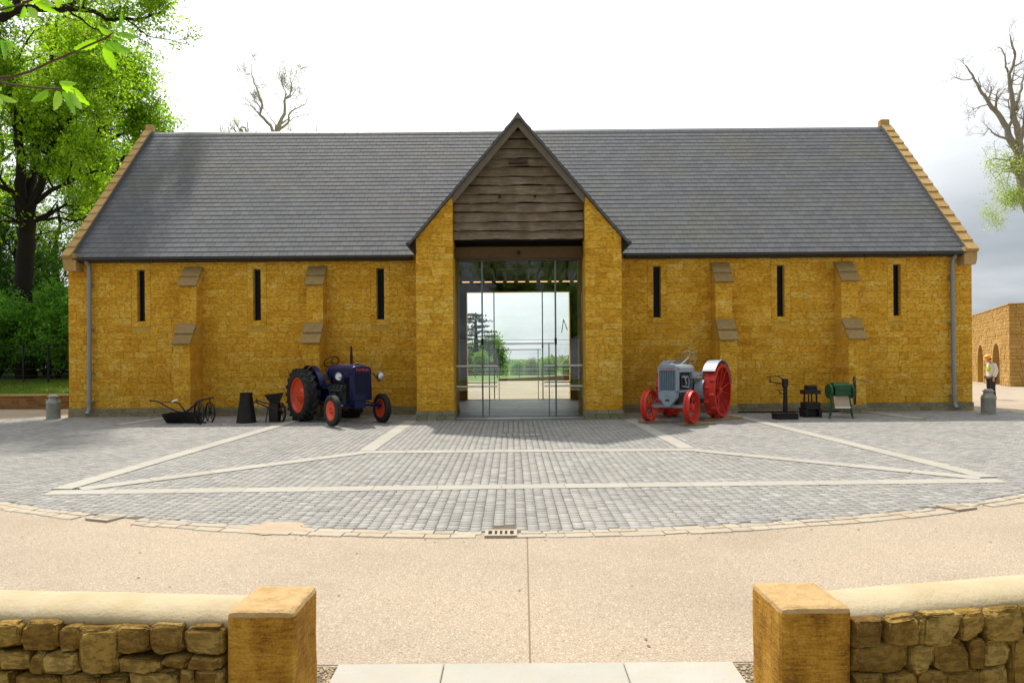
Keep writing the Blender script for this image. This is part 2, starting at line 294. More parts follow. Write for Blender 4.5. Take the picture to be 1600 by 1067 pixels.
class MB:
    def __init__(s): s.v = []; s.f = []; s.m = []
    def add(s, vs, fs, M=None, mi=0):
        n = len(s.v)
        if M is not None: vs = [M @ Vector(v) for v in vs]
        s.v += [tuple(v) for v in vs]; s.f += [tuple(i + n for i in f) for f in fs]; s.m += [mi] * len(fs); return s
    def box(s, x0, x1, y0, y1, z0, z1, M=None, mi=0):
        vs = [(x, y, z) for z in (z0, z1) for y in (y0, y1) for x in (x0, x1)]
        return s.add(vs, [(0, 2, 3, 1), (4, 5, 7, 6), (0, 1, 5, 4), (2, 6, 7, 3), (0, 4, 6, 2), (1, 3, 7, 5)], M, mi)
    def bar(s, a, c, w, h, mi=0):
        """box of section w x h from point a to point c"""
        a = Vector(a); c = Vector(c); q = (c - a).to_track_quat('X', 'Z').to_matrix().to_4x4()
        L = (c - a).length
        return s.box(0, L, -w / 2, w / 2, -h / 2, h / 2, Matrix.Translation(a) @ q, mi)
    def prism(s, poly, y0, y1, M=None, mi=0):
        n = len(poly)
        vs = [(p[0], y0, p[1]) for p in poly] + [(p[0], y1, p[1]) for p in poly]
        fs = [tuple(range(n)), tuple(range(2 * n - 1, n - 1, -1))] + [(i, i + n, (i + 1) % n + n, (i + 1) % n) for i in range(n)]
        return s.add(vs, fs, M, mi)
    def tube(s, pts, rad, seg=8, cap=True, M=None, mi=0, closed=False):
        pts = [Vector(p) for p in pts]; n = len(pts)
        if not hasattr(rad, '__len__'): rad = [rad] * n
        vs = []; prev = None
        for i, p in enumerate(pts):
            if closed: t = pts[(i + 1) % n] - pts[i - 1]
            else: t = pts[min(i + 1, n - 1)] - pts[max(i - 1, 0)]
            if t.length < 1e-9: t = Vector((0, 0, 1))
            t.normalize()
            if prev is None: u = t.orthogonal().normalized()
            else:
                u = prev - t * prev.dot(t)
                u = u.normalized() if u.length > 1e-6 else t.orthogonal().normalized()
            prev = u; w = t.cross(u)
            for k in range(seg):
                a = 2 * math.pi * k / seg; vs.append(p + (u * math.cos(a) + w * math.sin(a)) * rad[i])
        fs = []
        for i in range(n if closed else n - 1):
            j = (i + 1) % n
            for k in range(seg):
                k2 = (k + 1) % seg; fs.append((i * seg + k, i * seg + k2, j * seg + k2, j * seg + k))
        if cap and not closed: fs += [tuple(range(seg - 1, -1, -1)), tuple(range((n - 1) * seg, n * seg))]
        return s.add(vs, fs, M, mi)
    def lathe(s, prof, seg=24, M=None, mi=0, closed=False, cap=True):
        """profile (r, z) turned about z"""
        vs = []; n = len(prof)
        for r, z in prof:
            for k in range(seg):
                a = 2 * math.pi * k / seg; vs.append((r * math.cos(a), r * math.sin(a), z))
        fs = []
        for i in range(n if closed else n - 1):
            j = (i + 1) % n
            for k in range(seg):
                k2 = (k + 1) % seg; fs.append((i * seg + k, i * seg + k2, j * seg + k2, j * seg + k))
        if not closed and cap: fs += [tuple(range(seg - 1, -1, -1)), tuple(range((n - 1) * seg, n * seg))]
        return s.add(vs, fs, M, mi)
    def build(s, name, material, parent=None, world=False, smooth=False, bevel=0.0, seg=1):
        me = bpy.data.meshes.new(name); me.from_pydata(s.v, [], s.f)
        mats = material if isinstance(material, (list, tuple)) else [material]
        for mm in mats: me.materials.append(mm)
        if len(mats) > 1: me.polygons.foreach_set('material_index', s.m)
        if bevel:
            bm = bmesh.new(); bm.from_mesh(me)
            bmesh.ops.bevel(bm, geom=[e for e in bm.edges if e.is_manifold and e.calc_face_angle(0) > 0.5], offset=bevel, segments=seg, affect='EDGES', profile=0.6)
            bm.to_mesh(me); bm.free()
        if smooth:
            me.shade_smooth() if hasattr(me, 'shade_smooth') else None
            me.set_sharp_from_angle(angle=R(40))
        me.update()
        return link(name, me, None, parent, world)
def np_mesh(name, V, Q):
    me = bpy.data.meshes.new(name); V = np.asarray(V, np.float32).reshape(-1, 3); Q = np.asarray(Q, np.int32).reshape(-1, 4)
    me.vertices.add(len(V)); me.vertices.foreach_set('co', V.ravel())
    me.loops.add(Q.size); me.loops.foreach_set('vertex_index', Q.ravel())
    me.polygons.add(len(Q)); me.polygons.foreach_set('loop_start', np.arange(0, Q.size, 4, dtype=np.int32)); me.polygons.foreach_set('loop_total', np.full(len(Q), 4, np.int32))
    me.update(calc_edges=True); return me
def clip(poly, a, bb, c):
    """keep the side a*x + b*z <= c of a polygon"""
    out = []; n = len(poly)
    for i in range(n):
        p, q = poly[i], poly[(i + 1) % n]; dp = a * p[0] + bb * p[1] - c; dq = a * q[0] + bb * q[1] - c
        if dp <= 0: out.append(p)
        if (dp < 0 < dq) or (dq < 0 < dp):
            t = dp / (dp - dq); out.append((p[0] + (q[0] - p[0]) * t, p[1] + (q[1] - p[1]) * t))
    return out
def block(mb, poly, yf, yb, bev=0.008, jit=0.003):
    """building stone: chamfered front face, straight sides; poly in x-z"""
    cx = sum(p[0] for p in poly) / len(poly); cz = sum(p[1] for p in poly) / len(poly)
    n = len(poly); j = rnd.uniform(-jit, jit)
    def sg(v): return (v > 0.001) - (v < -0.001)
    inn = [(p[0] + bev * sg(cx - p[0]), yf + j + rnd.uniform(-1, 1) * jit * 0.5, p[1] + bev * sg(cz - p[1])) for p in poly]
    mid = [(p[0], yf + bev, p[1]) for p in poly]; back = [(p[0], yb, p[1]) for p in poly]
    fs = [tuple(range(n))]
    for i in range(n):
        k = (i + 1) % n
        fs.append((i, i + n, k + n, k)); fs.append((i + n, i + 2 * n, k + 2 * n, k + n))
    mb.add(inn + mid + back, fs)
def sheet(name, pts, material, dz, kind='structure', parent=None, breaks=(-12, 20, 90), nx=1):
    """flat polygon (x, y list) laid on the terrain profile, split where the slope changes"""
    bm = bmesh.new(); vs = [bm.verts.new((p[0], p[1], 0)) for p in pts]; bm.faces.new(vs)
    for yb in breaks:
        g = bm.verts[:] + bm.edges[:] + bm.faces[:]
        bmesh.ops.bisect_plane(bm, geom=g, plane_co=(0, yb, 0), plane_no=(0, 1, 0))
    for v in bm.verts: v.co.z = gz(v.co.y) + dz
    for f in bm.faces:
        if f.normal.z < 0: f.normal_flip()
    bmesh.ops.recalc_face_normals(bm, faces=bm.faces)
    me = bpy.data.meshes.new(name); bm.to_mesh(me); bm.free()
    o = link(name, me, material, parent, world=parent is not None)
    if kind: o['kind'] = kind
    return o
def text(name, body, size, material, parent, M, ext=0.004):
    c = bpy.data.curves.new(name, 'FONT'); c.body = body; c.size = size; c.extrude = ext; c.align_x = 'CENTER'; c.materials.append(material)
    tmp = bpy.data.objects.new(name, c); me = bpy.data.meshes.new_from_object(tmp); bpy.data.objects.remove(tmp)
    o = link(name, me, material, parent); o.matrix_local = M; return o

# ================================================================== GROUND
terr_rows = [-60, -12, 20, 57, 90, 120, 160, 220, 300, 400, 600, 1000, 1600, 2400, 4000]
xs = [-3000, -1200, -400, -120, -40, 0, 40, 120, 400, 1200, 3000]
V = []; Q = []
for yi, Y in enumerate(terr_rows):
    for xi, X in enumerate(xs):
        z = gz(Y) - 0.05
        if Y > 500: z += 9 * noise.noise(Vector((X / 700, Y / 600, 1)))
        V.append((X, Y, z))
nx_ = len(xs)
for i in range(len(terr_rows) - 1):
    for j in range(nx_ - 1): Q.append((i * nx_ + j, i * nx_ + j + 1, (i + 1) * nx_ + j + 1, (i + 1) * nx_ + j))
put(link('grass_field', np_mesh('grass_field', V, Q), M_grass), kind='structure')
sheet('gravel_courtyard', [(-45, -12), (60, -12), (60, 59), (-45, 59)], M_gravel, 0.0)

CX, CY, CR = 0.0, 22.1, 14.75                     # the paved disc in front of the barn
arc = []
for k in range(0, 121):
    a = math.pi + math.pi * k / 120
    arc.append((CX + CR * math.cos(a), CY + CR * math.sin(a)))
arc = [p for p in arc if p[1] < 20.05]
ylim = 20.05; xe = math.sqrt(CR ** 2 - (CY - ylim) ** 2)
poly = [(-xe, ylim)] + arc + [(xe, ylim)]
disc = sheet('paved_forecourt', poly, M_sand, 0.004, breaks=(20,))

# bands of pale slabs
bands = [((-6.48, 9.50), (7.05, 9.84)), ((-2.95, 12.95), (3.55, 12.95)), ((-2.72, 18.35), (-2.80, 13.12)), ((3.14, 18.35), (3.36, 13.12)),
         ((-2.85, 12.85), (-6.15, 9.70)), ((3.45, 12.85), (6.85, 10.0)), ((-6.42, 9.70), (-5.85, 19.95)), ((7.0, 10.05), (6.15, 19.95)),
         ((-10.35, 17.9), (-9.9, 19.95)), ((10.75, 17.9), (10.3, 19.95))]
HB = 0.15
def rect_of(p, q, h):
    p = Vector((*p, 0)); q = Vector((*q, 0)); t = (q - p).normalized(); n = Vector((-t.y, t.x, 0)) * h
    return [p - n, q - n, q + n, p + n]
lay = 0
for bi, (p, q) in enumerate(bands):
    pv = Vector((*p, 0)); qv = Vector((*q, 0)); L = (qv - pv).length; n = max(1, round(L / 0.92)); t = (qv - pv) / n
    for i in range(n):
        a_ = pv + t * (i + 0.004); c_ = pv + t * (i + 0.996)
        qd = rect_of((a_.x, a_.y), (c_.x, c_.y), HB); top = 0.021 + 0.0012 * bi + rnd.uniform(0, 0.0008)
        mb = MB(); vs = [(v.x, v.y, gz(v.y) + top) for v in qd] + [(v.x, v.y, gz(v.y) - 0.01) for v in qd]
        mb.add(vs, [(0, 1, 2, 3), (0, 4, 5, 1), (1, 5, 6, 2), (2, 6, 7, 3), (3, 7, 4, 0)])
        mb.build('band_slab', M_band, disc, world=True)
# setts
def segd(px, py, p, q):
    ax, ay = p; bx, by = q; t = ((px - ax) * (bx - ax) + (py - ay) * (by - ay)) / ((bx - ax) ** 2 + (by - ay) ** 2)
    t = np.clip(t, 0, 1); return np.hypot(px - ax - t * (bx - ax), py - ay - t * (by - ay))
cw, rh = 0.126, 0.100
setts = []
cols = np.arange(-14.4, 14.4, cw)
for cx_ in cols:
    wv = 1 + nr.uniform(-0.04, 0.04)
    dyy = CR ** 2 - (cx_ - CX) ** 2
    if dyy <= 0: continue
    y0 = CY - math.sqrt(dyy) - 0.02; y = y0 + nr.uniform(0, rh)
    yt = 18.36 if -2.6 < cx_ < 3.0 else 20.02
    while y < yt:
        l = rh * (1 + nr.uniform(-0.18, 0.18)); 
        if nr.rand() < 0.13: l = rh * 1.9
        if y + l > yt: l = yt - y
        if l > 0.03: setts.append((cx_ + nr.uniform(-0.002, 0.002), y + l / 2, cw * wv, l))
        y += l
S = np.array(setts); keep = np.ones(len(S), bool)
for p, q in bands: keep &= segd(S[:, 0], S[:, 1], p, q) > HB - 0.07
keep &= ~((np.abs(S[:, 0] - .19) < .42) & (np.abs(S[:, 1] - 15.38) < .29))
keep &= ~((S[:, 0] > -0.28) & (S[:, 0] < 0.02) & (S[:, 1] < 7.55))
S = S[keep]
dist = np.hypot(S[:, 0], S[:, 1]); order = np.argsort(dist); near = order[:298]; far_ = order[298:]
def sett_mesh(name, A):
    n = len(A); cx_, cy_, w_, l_ = A.T; zt = 0.015 + nr.uniform(-0.002, 0.002, n)
    bz = np.where(cy_ < 20, -0.025 * (20 - cy_), 0)
    def corner(sx, sy, g, zz):
        x = cx_ + sx * (w_ / 2 - g); y = cy_ + sy * (l_ / 2 - g); z = np.where(y < 20, -0.025 * (20 - y), 0) + zz
        return np.stack([x, y, z], 1)
    tilt = nr.uniform(-0.0015, 0.0015, (4, n))
    C = [(-1, -1), (1, -1), (1, 1), (-1, 1)]
    V = np.stack([corner(sx, sy, 0.0065, zt + tilt[i]) for i, (sx, sy) in enumerate(C)] + [corner(sx, sy, 0.003, -0.001) for sx, sy in C], 1)
    base = (np.arange(n) * 8)[:, None, None]
    Fq = np.array([(0, 1, 2, 3), (4, 5, 1, 0), (5, 6, 2, 1), (6, 7, 3, 2), (7, 4, 0, 3)])[None]
    return np_mesh(name, V.reshape(-1, 3), (base + Fq).reshape(-1, 4))
o = link('setts', sett_mesh('setts', S[far_]), M_sett, disc, world=True); o['kind'] = 'stuff'
proto = sett_mesh('sett', np.array([[0, 0, cw, rh]])); 
for v in proto.vertices: v.co.z += 0.5                 # the mesh is built on the sloping ground; bring its base to zero
for i in near:
    x, y, w_, l_ = S[i]; o = link('sett', proto, M_sett, disc)
    o.location = (x, y, gz(y) + rnd.uniform(-0.002, 0.002)); o.scale = (w_ / cw, l_ / rh, 1); o.rotation_euler = (rnd.uniform(-.01, .01), rnd.uniform(-.01, .01), 0)
# rubble kerb round the disc, two irregular rows
kerbs = []
for row, (r0, r1) in enumerate([(CR - 0.05, CR + 0.085), (CR + 0.10, CR + 0.23)]):
    a = 1.03 * math.pi
    while a < 1.97 * math.pi:
        da = rnd.uniform(0.16, 0.48) / CR
        kerbs.append((row, a, a + da - 0.014 / CR, r0 + rnd.uniform(-.015, .01), r1 + rnd.uniform(-0.01, .03))); a += da
def kerb_stone(mb, a0, a1, r0, r1):
    n = 4; ts = [a0 + (a1 - a0) * i / n for i in range(n + 1)]; j = rnd.uniform(-0.004, 0.006)
    top, bot = [], []
    for rr, seq in ((r0, ts), (r1, ts[::-1])):
        for t in seq:
            r_ = rr + rnd.uniform(-.009, .009); x = CX + r_ * math.cos(t); y = CY + r_ * math.sin(t)
            xi = CX + (r_ + (0.012 if rr == r0 else -0.012)) * math.cos(t); yi = CY + (r_ + (0.012 if rr == r0 else -0.012)) * math.sin(t)
            top.append((xi, yi, gz(yi) + 0.011 + j * .4)); bot.append((x, y, gz(y) - 0.004))
    m = len(top); mb.add(top + bot, [tuple(range(m))] + [(i, i + m, (i + 1) % m + m, (i + 1) % m) for i in range(m)])
kerbs = [k for k in kerbs if not (k[1] > 1.5 * math.pi - 0.024 and k[2] < 1.5 * math.pi + 0.006 and False)]
GR = [(-0.13, 'c'), (-6.05, 'l'), (6.1, 'r')]
def kfree(k):
    x0 = CX + CR * math.cos(k[1]); x1 = CX + CR * math.cos(k[2])
    return not any(min(x1, gx + 0.17) - max(x0, gx - 0.17) > 0.04 for gx, _ in ((-0.13, 0), (-4.81, 0), (5.38, 0)))
ks = sorted([k for k in kerbs if kfree(k)], key=lambda k: math.hypot(CX + CR * math.cos(k[1]), CY + CR * math.sin(k[1])))
mass = MB()
for i, k in enumerate(ks):
    if i < 150: mb = MB(); kerb_stone(mb, *k[1:]); mb.build('kerb_stone', M_kerb, disc, world=True)
    else: kerb_stone(mass, *k[1:])
o = mass.build('kerb_stones', M_kerb, disc, world=True); o['kind'] = 'stuff'
# drain grates set in the kerb
for gx, lab in ((-0.13, 'small iron drain grate with five slots, in the middle of the pale kerb'), (-4.81, 'worn drain grate in the kerb at the left of the paving'), (5.38, 'worn drain grate in the kerb at the right of the paving')):
    ang = math.atan2(-math.sqrt(CR ** 2 - gx ** 2), gx); gy = CY - math.sqrt((CR + 0.08) ** 2 - gx ** 2)
    GM = M_kerb if gx == -0.13 else M_lead
    t = empty('drain_grate', (gx, gy, gz(gy)), ang + math.pi / 2, lab, 'drain grate', 'drain grates set in the kerb')
    f = MB(); w2, l2 = 0.17, 0.135
    zt = 0.0245
    f.box(-w2, w2, -l2, -0.075, -0.01, zt); f.box(-w2, w2, 0.075, l2, -0.01, zt); f.box(-w2, -0.135, -0.075, 0.075, -0.01, zt); f.box(0.135, w2, -0.075, 0.075, -0.01, zt)
    f.build('frame', M_kerb, t)
    mbk = MB(); mbk.box(-0.135, 0.135, -0.075, 0.075, 0.012, 0.014); mbk.build('slot_void', M_soot, t)
    for i in range(4 if gx == -0.13 else 6):
        n = 4 if gx == -0.13 else 6; x = -0.135 + 0.27 * (i + 1) / (n + 1); mb = MB(); mb.box(x - 0.014, x + 0.014, -0.075, 0.075, 0.014, 0.0235); mb.build('bar', M_kerb, t)
# inspection cover paved with setts, before the door
t = empty('inspection_cover', (0.19, 15.38, gz(15.38)), 0, 'wide sett-filled inspection cover with thin steel rim in front of the porch', 'manhole cover')
f = MB()
for x0, x1, y0, y1 in ((-.47, .47, -.33, -.315), (-.47, .47, .315, .33), (-.47, -.455, -.315, .315), (.455, .47, -.315, .315)):
    f.add([(x0, y0, .025 * y0 + .024), (x1, y0, .025 * y0 + .024), (x1, y1, .025 * y1 + .024), (x0, y1, .025 * y1 + .024), (x0, y0, -.01), (x1, y0, -.01), (x1, y1, -.01), (x0, y1, -.01)],
          [(0, 1, 2, 3), (0, 4, 5, 1), (1, 5, 6, 2), (2, 6, 7, 3), (3, 7, 4, 0)])
f.build('rim', M_steel, t)
for i in range(7):
    for j in range(3):
        o = link('paver', proto, M_sett, t); o.location = (-0.39 + i * 0.13, -0.205 + j * 0.205, .025 * (-0.205 + j * 0.205)); o.scale = (1.0, 1.95, 1)
# contraction joint in the bound gravel, flagstones and edging in front
mb = MB()
for (xa, ya), (xb, yb) in (((0.145, 7.12), (0.10, 4.30)),):
    mb.add([(xa - .006, ya, gz(ya) + .003), (xa + .006, ya, gz(ya) + .003), (xb + .006, yb, gz(yb) + .003), (xb - .006, yb, gz(yb) + .003)], [(3, 2, 1, 0)])
put(mb.build('gravel_joint', mat('joint_line', (0.20, 0.15, 0.10), rough=.95)), kind='structure')
for x0, x1 in ((-1.10, -0.44), (-0.435, 0.68), (0.685, 1.365)):
    for y0, y1 in ((3.0, 4.275), (1.5, 2.995)):
        mb = MB(); mb.add([(x0, y0, gz(y0) + .022), (x1, y0, gz(y0) + .022), (x1, y1, gz(y1) + .022), (x0, y1, gz(y1) + .022), (x0, y0, gz(y0) - .02), (x1, y0, gz(y0) - .02), (x1, y1, gz(y1) - .02), (x0, y1, gz(y1) - .02)],
                      [(0, 1, 2, 3), (0, 4, 5, 1), (1, 5, 6, 2), (2, 6, 7, 3), (3, 7, 4, 0)])
        o = mb.build('flagstone', M_flag, bevel=0.006); o['kind'] = 'structure'
for x0, x1 in ((-1.30, -1.105), (1.37, 1.56)):
    sheet('gravel_strip', [(x0, 1.5), (x1, 1.5), (x1, 4.27), (x0, 4.27)], M_sand, 0.004)
    n = 1500; X = nr.uniform(x0, x1, n); Y = nr.uniform(1.9, 4.26, n); s_ = nr.uniform(.005, .012, n)
    V = []; 
    for k in range(n):
        z = gz(Y[k]) + .008; s = s_[k]; r_ = nr.uniform(.7, 1.3, 6)
        V += [(X[k] - s * r_[0], Y[k], z), (X[k], Y[k] - s * r_[1], z), (X[k] + s * r_[2], Y[k], z), (X[k], Y[k] + s * r_[3], z), (X[k], Y[k], z + s * r_[4]), (X[k], Y[k], z + s * r_[4] + .0005)]
    base = (np.arange(n) * 6)[:, None, None]; Fq = np.array([(0, 1, 4, 5), (1, 2, 4, 5), (2, 3, 4, 5), (3, 0, 4, 5)])[None]
    o = link('loose_pebbles', np_mesh('loose_pebbles', V, (base + Fq).reshape(-1, 4)), M_pebble); o['kind'] = 'stuff'
    mb = MB(); mb.add([(x0, 4.275, gz(4.27) + .012), (x1, 4.275, gz(4.27) + .012), (x1, 4.29, gz(4.27) + .012), (x0, 4.29, gz(4.27) + .012)], [(0, 1, 2, 3)])
    put(mb.build('steel_edging', M_rust), kind='structure')

# ================================================================== BARN
XL, XR, YF, YB = -13.15, 13.66, 20.25, 28.75
PF = 18.40; PX = [(-2.575, -1.57), (1.99, 2.98)]; PCX, PZ, PT = 0.205, 8.20, 1.163
def proof(x): return PZ - PT * abs(x - PCX)
TA = 1.144; AL = math.atan(TA); CA, SA = math.cos(AL), math.sin(AL)
RY0, RZ0 = 20.0, 4.69; SL = 4.5 / CA; RIDGE_Y = 24.5
barn = empty('stone_barn', (0.2, 18.4, 0), 0, 'long golden stone barn with grey slate roof and tall glazed gabled porch', 'barn')
def wall_grid(mb, x0, x1, z0, z1, y0, y1, holes):
    X = sorted({x0, x1} | {h[0] for h in holes} | {h[1] for h in holes}); Z = sorted({z0, z1} | {h[2] for h in holes} | {h[3] for h in holes})
    def solid(i, j):
        if i < 0 or j < 0 or i >= len(X) - 1 or j >= len(Z) - 1: return False
        cx_ = (X[i] + X[i + 1]) / 2; cz_ = (Z[j] + Z[j + 1]) / 2
        return not any(h[0] < cx_ < h[1] and h[2] < cz_ < h[3] for h in holes)
    for i in range(len(X) - 1):
        for j in range(len(Z) - 1):
            if not solid(i, j): continue
            a, c, e, g = X[i], X[i + 1], Z[j], Z[j + 1]
            mb.add([(a, y0, e), (c, y0, e), (c, y0, g), (a, y0, g), (a, y1, e), (c, y1, e), (c, y1, g), (a, y1, g)],
                   [(0, 1, 2, 3), (5, 4, 7, 6)] + ([] if solid(i - 1, j) else [(4, 0, 3, 7)]) + ([] if solid(i + 1, j) else [(1, 5, 6, 2)]) +
                   ([] if solid(i, j - 1) else [(4, 5, 1, 0)]) + ([] if solid(i, j + 1) else [(3, 2, 6, 7)]))
SLITS = [-10.99, -7.55, -3.89, 4.32, 7.99, 11.44]; SZ0, SZ1, SH = 2.83, 4.36, 0.115
holes = [(x - SH, x + SH, SZ0, SZ1) for x in SLITS]
blocks = []      # (distance, poly, yf, yb, parent)
def course_heights(z0, z1):
    hs = []; z = z0
    while z < z1 - 0.12:
        h = rnd.choice([0.15, 0.165, 0.18, 0.19, 0.205, 0.225]); h = min(h, z1 - z); hs.append((z, z + h)); z += h
    hs[-1] = (hs[-1][0], z1); return hs
def lay_wall(x0, x1, z0, z1, yf, yb, parent, openings=(), clipf=None, lens=(0.22, 0.56), fill=None):
    for (a, c) in course_heights(z0, z1):
        iv = [(x0, x1)]
        for h in openings:
            if h[2] < c - 0.01 and h[3] > a + 0.01:
                iv = [s for u, v in iv for s in ((u, min(v, h[0])), (max(u, h[1]), v)) if s[1] - s[0] > 0.02]
        for u, v in iv:
            x = u
            while x < v - 1e-4:
                l = rnd.uniform(*lens)
                if v - x - l < 0.2: l = v - x
                g = 0.0045; p = [(x + g, a + g), (x + l - g, a + g), (x + l - g, c - g), (x + g, c - g)]
                if clipf: p = clipf(p)
                if len(p) > 2 and abs(sum(p[i][0] * p[(i + 1) % len(p)][1] - p[(i + 1) % len(p)][0] * p[i][1] for i in range(len(p)))) > 0.01:
                    blocks.append((abs((x + l / 2)) * 0.6 + yf, p, yf, yb, parent))
                x += l
for (wx0, wx1) in ((XL, PX[0][0]), (PX[1][1], XR)):
    hh = [h for h in holes if wx0 < h[0] < wx1]
    mb = MB(); wall_grid(mb, wx0, wx1, -0.3, 4.72, YF + 0.012, YF + 0.5, hh)
    w = mb.build('wall', M_mortar, barn, world=True)
    ops = [(h[0] - 0.17, h[1] + 0.17, h[2] - 0.17, h[3] + 0.19) for h in hh]
    lay_wall(wx0, wx1, 0.26, 4.63, YF, YF + 0.06, w, ops)
    # grey plinth, two courses, 3 cm proud
    mbp = MB(); mbp.box(wx0 - (0.02 if wx0 == XL else 0), wx1 + (0.02 if wx1 == XR else 0), YF - 0.022, YF + 0.01, -0.3, 0.255); pl = mbp.build('plinth', M_mortar, barn, world=True)
    for (a, c) in ((0.0, 0.12), (0.12, 0.26)):
        x = wx0
        while x < wx1 - .01:
            l = min(rnd.uniform(0.3, 0.62), wx1 - x); l = wx1 - x if wx1 - x - l < .15 else l
            blocks.append((abs(x) * 0.6 + YF + 3, [(x + .005, a + .004), (x + l - .005, a + .004), (x + l - .005, c - .004), (x + .005, c - .004)], YF - 0.036, YF, ('P', pl))); x += l
# windows
for i, x in enumerate(SLITS):
    mb = MB()
    zz = [SZ0 - 0.02, SZ0 + 0.42, SZ0 + 0.80, SZ0 + 1.18, SZ1]
    fr = MB(); fr.box(x - SH, x - SH + 0.02, YF + 0.13, YF + 0.17, SZ0, SZ1); fr.box(x + SH - 0.02, x + SH, YF + 0.13, YF + 0.17, SZ0, SZ1)
    fr.box(x - SH + .02, x + SH - .02, YF + 0.13, YF + 0.17, SZ0, SZ0 + 0.02); fr.box(x - SH + .02, x + SH - .02, YF + 0.13, YF + 0.17, SZ1 - 0.02, SZ1)
    win = fr.build('window', M_steel, barn, world=True)
    p = MB(); p.box(x - SH + .02, x + SH - .02, YF + 0.145, YF + 0.155, SZ0 + .02, SZ1 - .02); p.build('pane', M_dglass, win, world=True)
    for s in (-1, 1):
        z = SZ0 - 0.165; n = 4; hts = [0.40, 0.46, 0.38, 0.5]; tot = sum(hts); H = SZ1 - SZ0 + 0.165
        for h in hts:
            h = h / tot * H; g = .004
            xa, xb = (x - SH - 0.17, x - SH + 0.003) if s < 0 else (x + SH - 0.003, x + SH + 0.17)
            mbj = MB(); block(mbj, [(xa + g, z + g), (xb, z + g), (xb, z + h - g), (xa + g, z + h - g)] if s < 0 else [(xa, z + g), (xb - g, z + g), (xb - g, z + h - g), (xa, z + h - g)], YF - 0.004, YF + 0.34, 0.006, 0.001)
            mbj.build('jamb_stone', M_gold, win, world=True); z += h
    mbj = MB(); block(mbj, [(x - SH - 0.166, SZ1 + .004), (x + SH + 0.166, SZ1 + .004), (x + SH + 0.166, SZ1 + 0.186), (x - SH - 0.166, SZ1 + 0.186)], YF - 0.004, YF + 0.34, 0.006, 0.001); mbj.build('lintel', M_gold, win, world=True)
    mbj = MB(); block(mbj, [(x - SH, SZ0 - 0.16), (x + SH, SZ0 - 0.16), (x + SH, SZ0 - .002), (x - SH, SZ0 - .002)], YF - 0.006, YF + 0.34, 0.006, 0.001); mbj.build('sill', M_gold, win, world=True)
# buttresses
for bx in (-9.40, -5.72, 6.17, 9.83):
    h = 0.245
    mb = MB(); mb.box(bx - h + .008, bx + h - .008, 19.44, YF + .03, -0.1, 2.2); mb.box(bx - h + .008, bx + h - .008, 19.85, YF + .03, 2.2, 3.9)
    bt = mb.build('buttress', M_mortar, barn, world=True)
    # two courses of grey plinth, then golden courses
    for (z0, z1, yf, tag_) in ((-0.02, 0.26, 19.40, 'P'), (0.26, 2.12, 19.43, 'G'), (2.62, 3.82, 19.84, 'G')):
        for (a, c) in ([(z0, 0.12), (0.12, z1)] if tag_ == 'P' else course_heights(z0, z1)):
            sp = rnd.choice([None, None, 0.18, 0.3]); e = 0.012 if tag_ == 'P' else 0.0
            for (u, v) in ([(bx - h - e, bx + h + e)] if sp is None else [(bx - h - e, bx - h + sp), (bx - h + sp, bx + h + e)]):
                g = .004; blocks.append((18.6, [(u + g, a + g), (v - g, a + g), (v - g, c - g), (u + g, c - g)], yf, YF + .03, ('P', bt) if tag_ == 'P' else bt))
    # sloping shoulder masonry and overlapping cap slabs (profile in y-z swept along x)
    for (ya, za, yb, zb, yw) in ((19.40, 2.12, 19.84, 2.68, 19.84), (19.80, 3.82, 20.24, 4.36, 20.24)):
        mbs = MB(); vs = []
        prof = [(ya + .035, za), (yb, za), (yb, zb - .05), (ya + .035, za + .03)]
        mbs.add([(bx - h + .002, p[0], p[1]) for p in prof] + [(bx + h - .002, p[0], p[1]) for p in prof], [(3, 2, 1, 0), (4, 5, 6, 7), (0, 1, 5, 4), (1, 2, 6, 5), (2, 3, 7, 6), (3, 0, 4, 7)])
        mbs.build('shoulder', M_gold, bt, world=True)
        ty, tz = yb - ya, zb - za; L = math.hypot(ty, tz); uy, uz = ty / L, tz / L; ny, nz_ = -uz, uy
        for k, (s0, s1, off) in enumerate(((-0.03, L * 0.53, 0.012), (L * 0.47, L + 0.02, 0.045))):
            th = 0.05
            pr = [(s0, off), (s1, off - 0.02), (s1, off + th - 0.015), (s0, off + th)]
            P3 = [(ya + s * uy + n_ * ny, za + s * uz + n_ * nz_) for s, n_ in pr]
            ms = MB(); e = 0.028; ms.add([(bx - h - e, p[0], p[1]) for p in P3] + [(bx + h + e, p[0], p[1]) for p in P3], [(3, 2, 1, 0), (4, 5, 6, 7), (0, 1, 5, 4), (1, 2, 6, 5), (2, 3, 7, 6), (3, 0, 4, 7)])
            ms.build('cap_slab', M_cap, bt, world=True, bevel=0.006)
# end and back walls
for (x0, x1) in ((XL, XL + 0.5), (XR - 0.5, XR)):
    mb = MB(); y0, y1 = YF + 0.512, YB; zt = 4.72
    prof = [(YF + 0.512, -0.3), (YB, -0.3), (YB, zt), (RIDGE_Y, RZ0 + TA * 4.5 - .15), (YF + .512, zt + .5)]
    prof[4] = (YF + .512, RZ0 + TA * (YF + .512 - 20) - .15); prof[2] = (YB, RZ0 + TA * (29.0 - YB) - .15)
    n = 5; mb.add([(x0, p[0], p[1]) for p in prof] + [(x1, p[0], p[1]) for p in prof], [tuple(range(n))[::-1], tuple(range(n, 2 * n))] + [(i, (i + 1) % n, (i + 1) % n + n, i + n) for i in range(n)])
    mb.build('end_wall', M_gold, barn, world=True)
mb = MB(); wall_grid(mb, XL + .5, XR - .5, -0.3, 4.72, YB - 0.5, YB - .002, [(-1.86, 2.41, -0.3, 4.48)]); mb.build('back_wall', M_gold, barn, world=True)
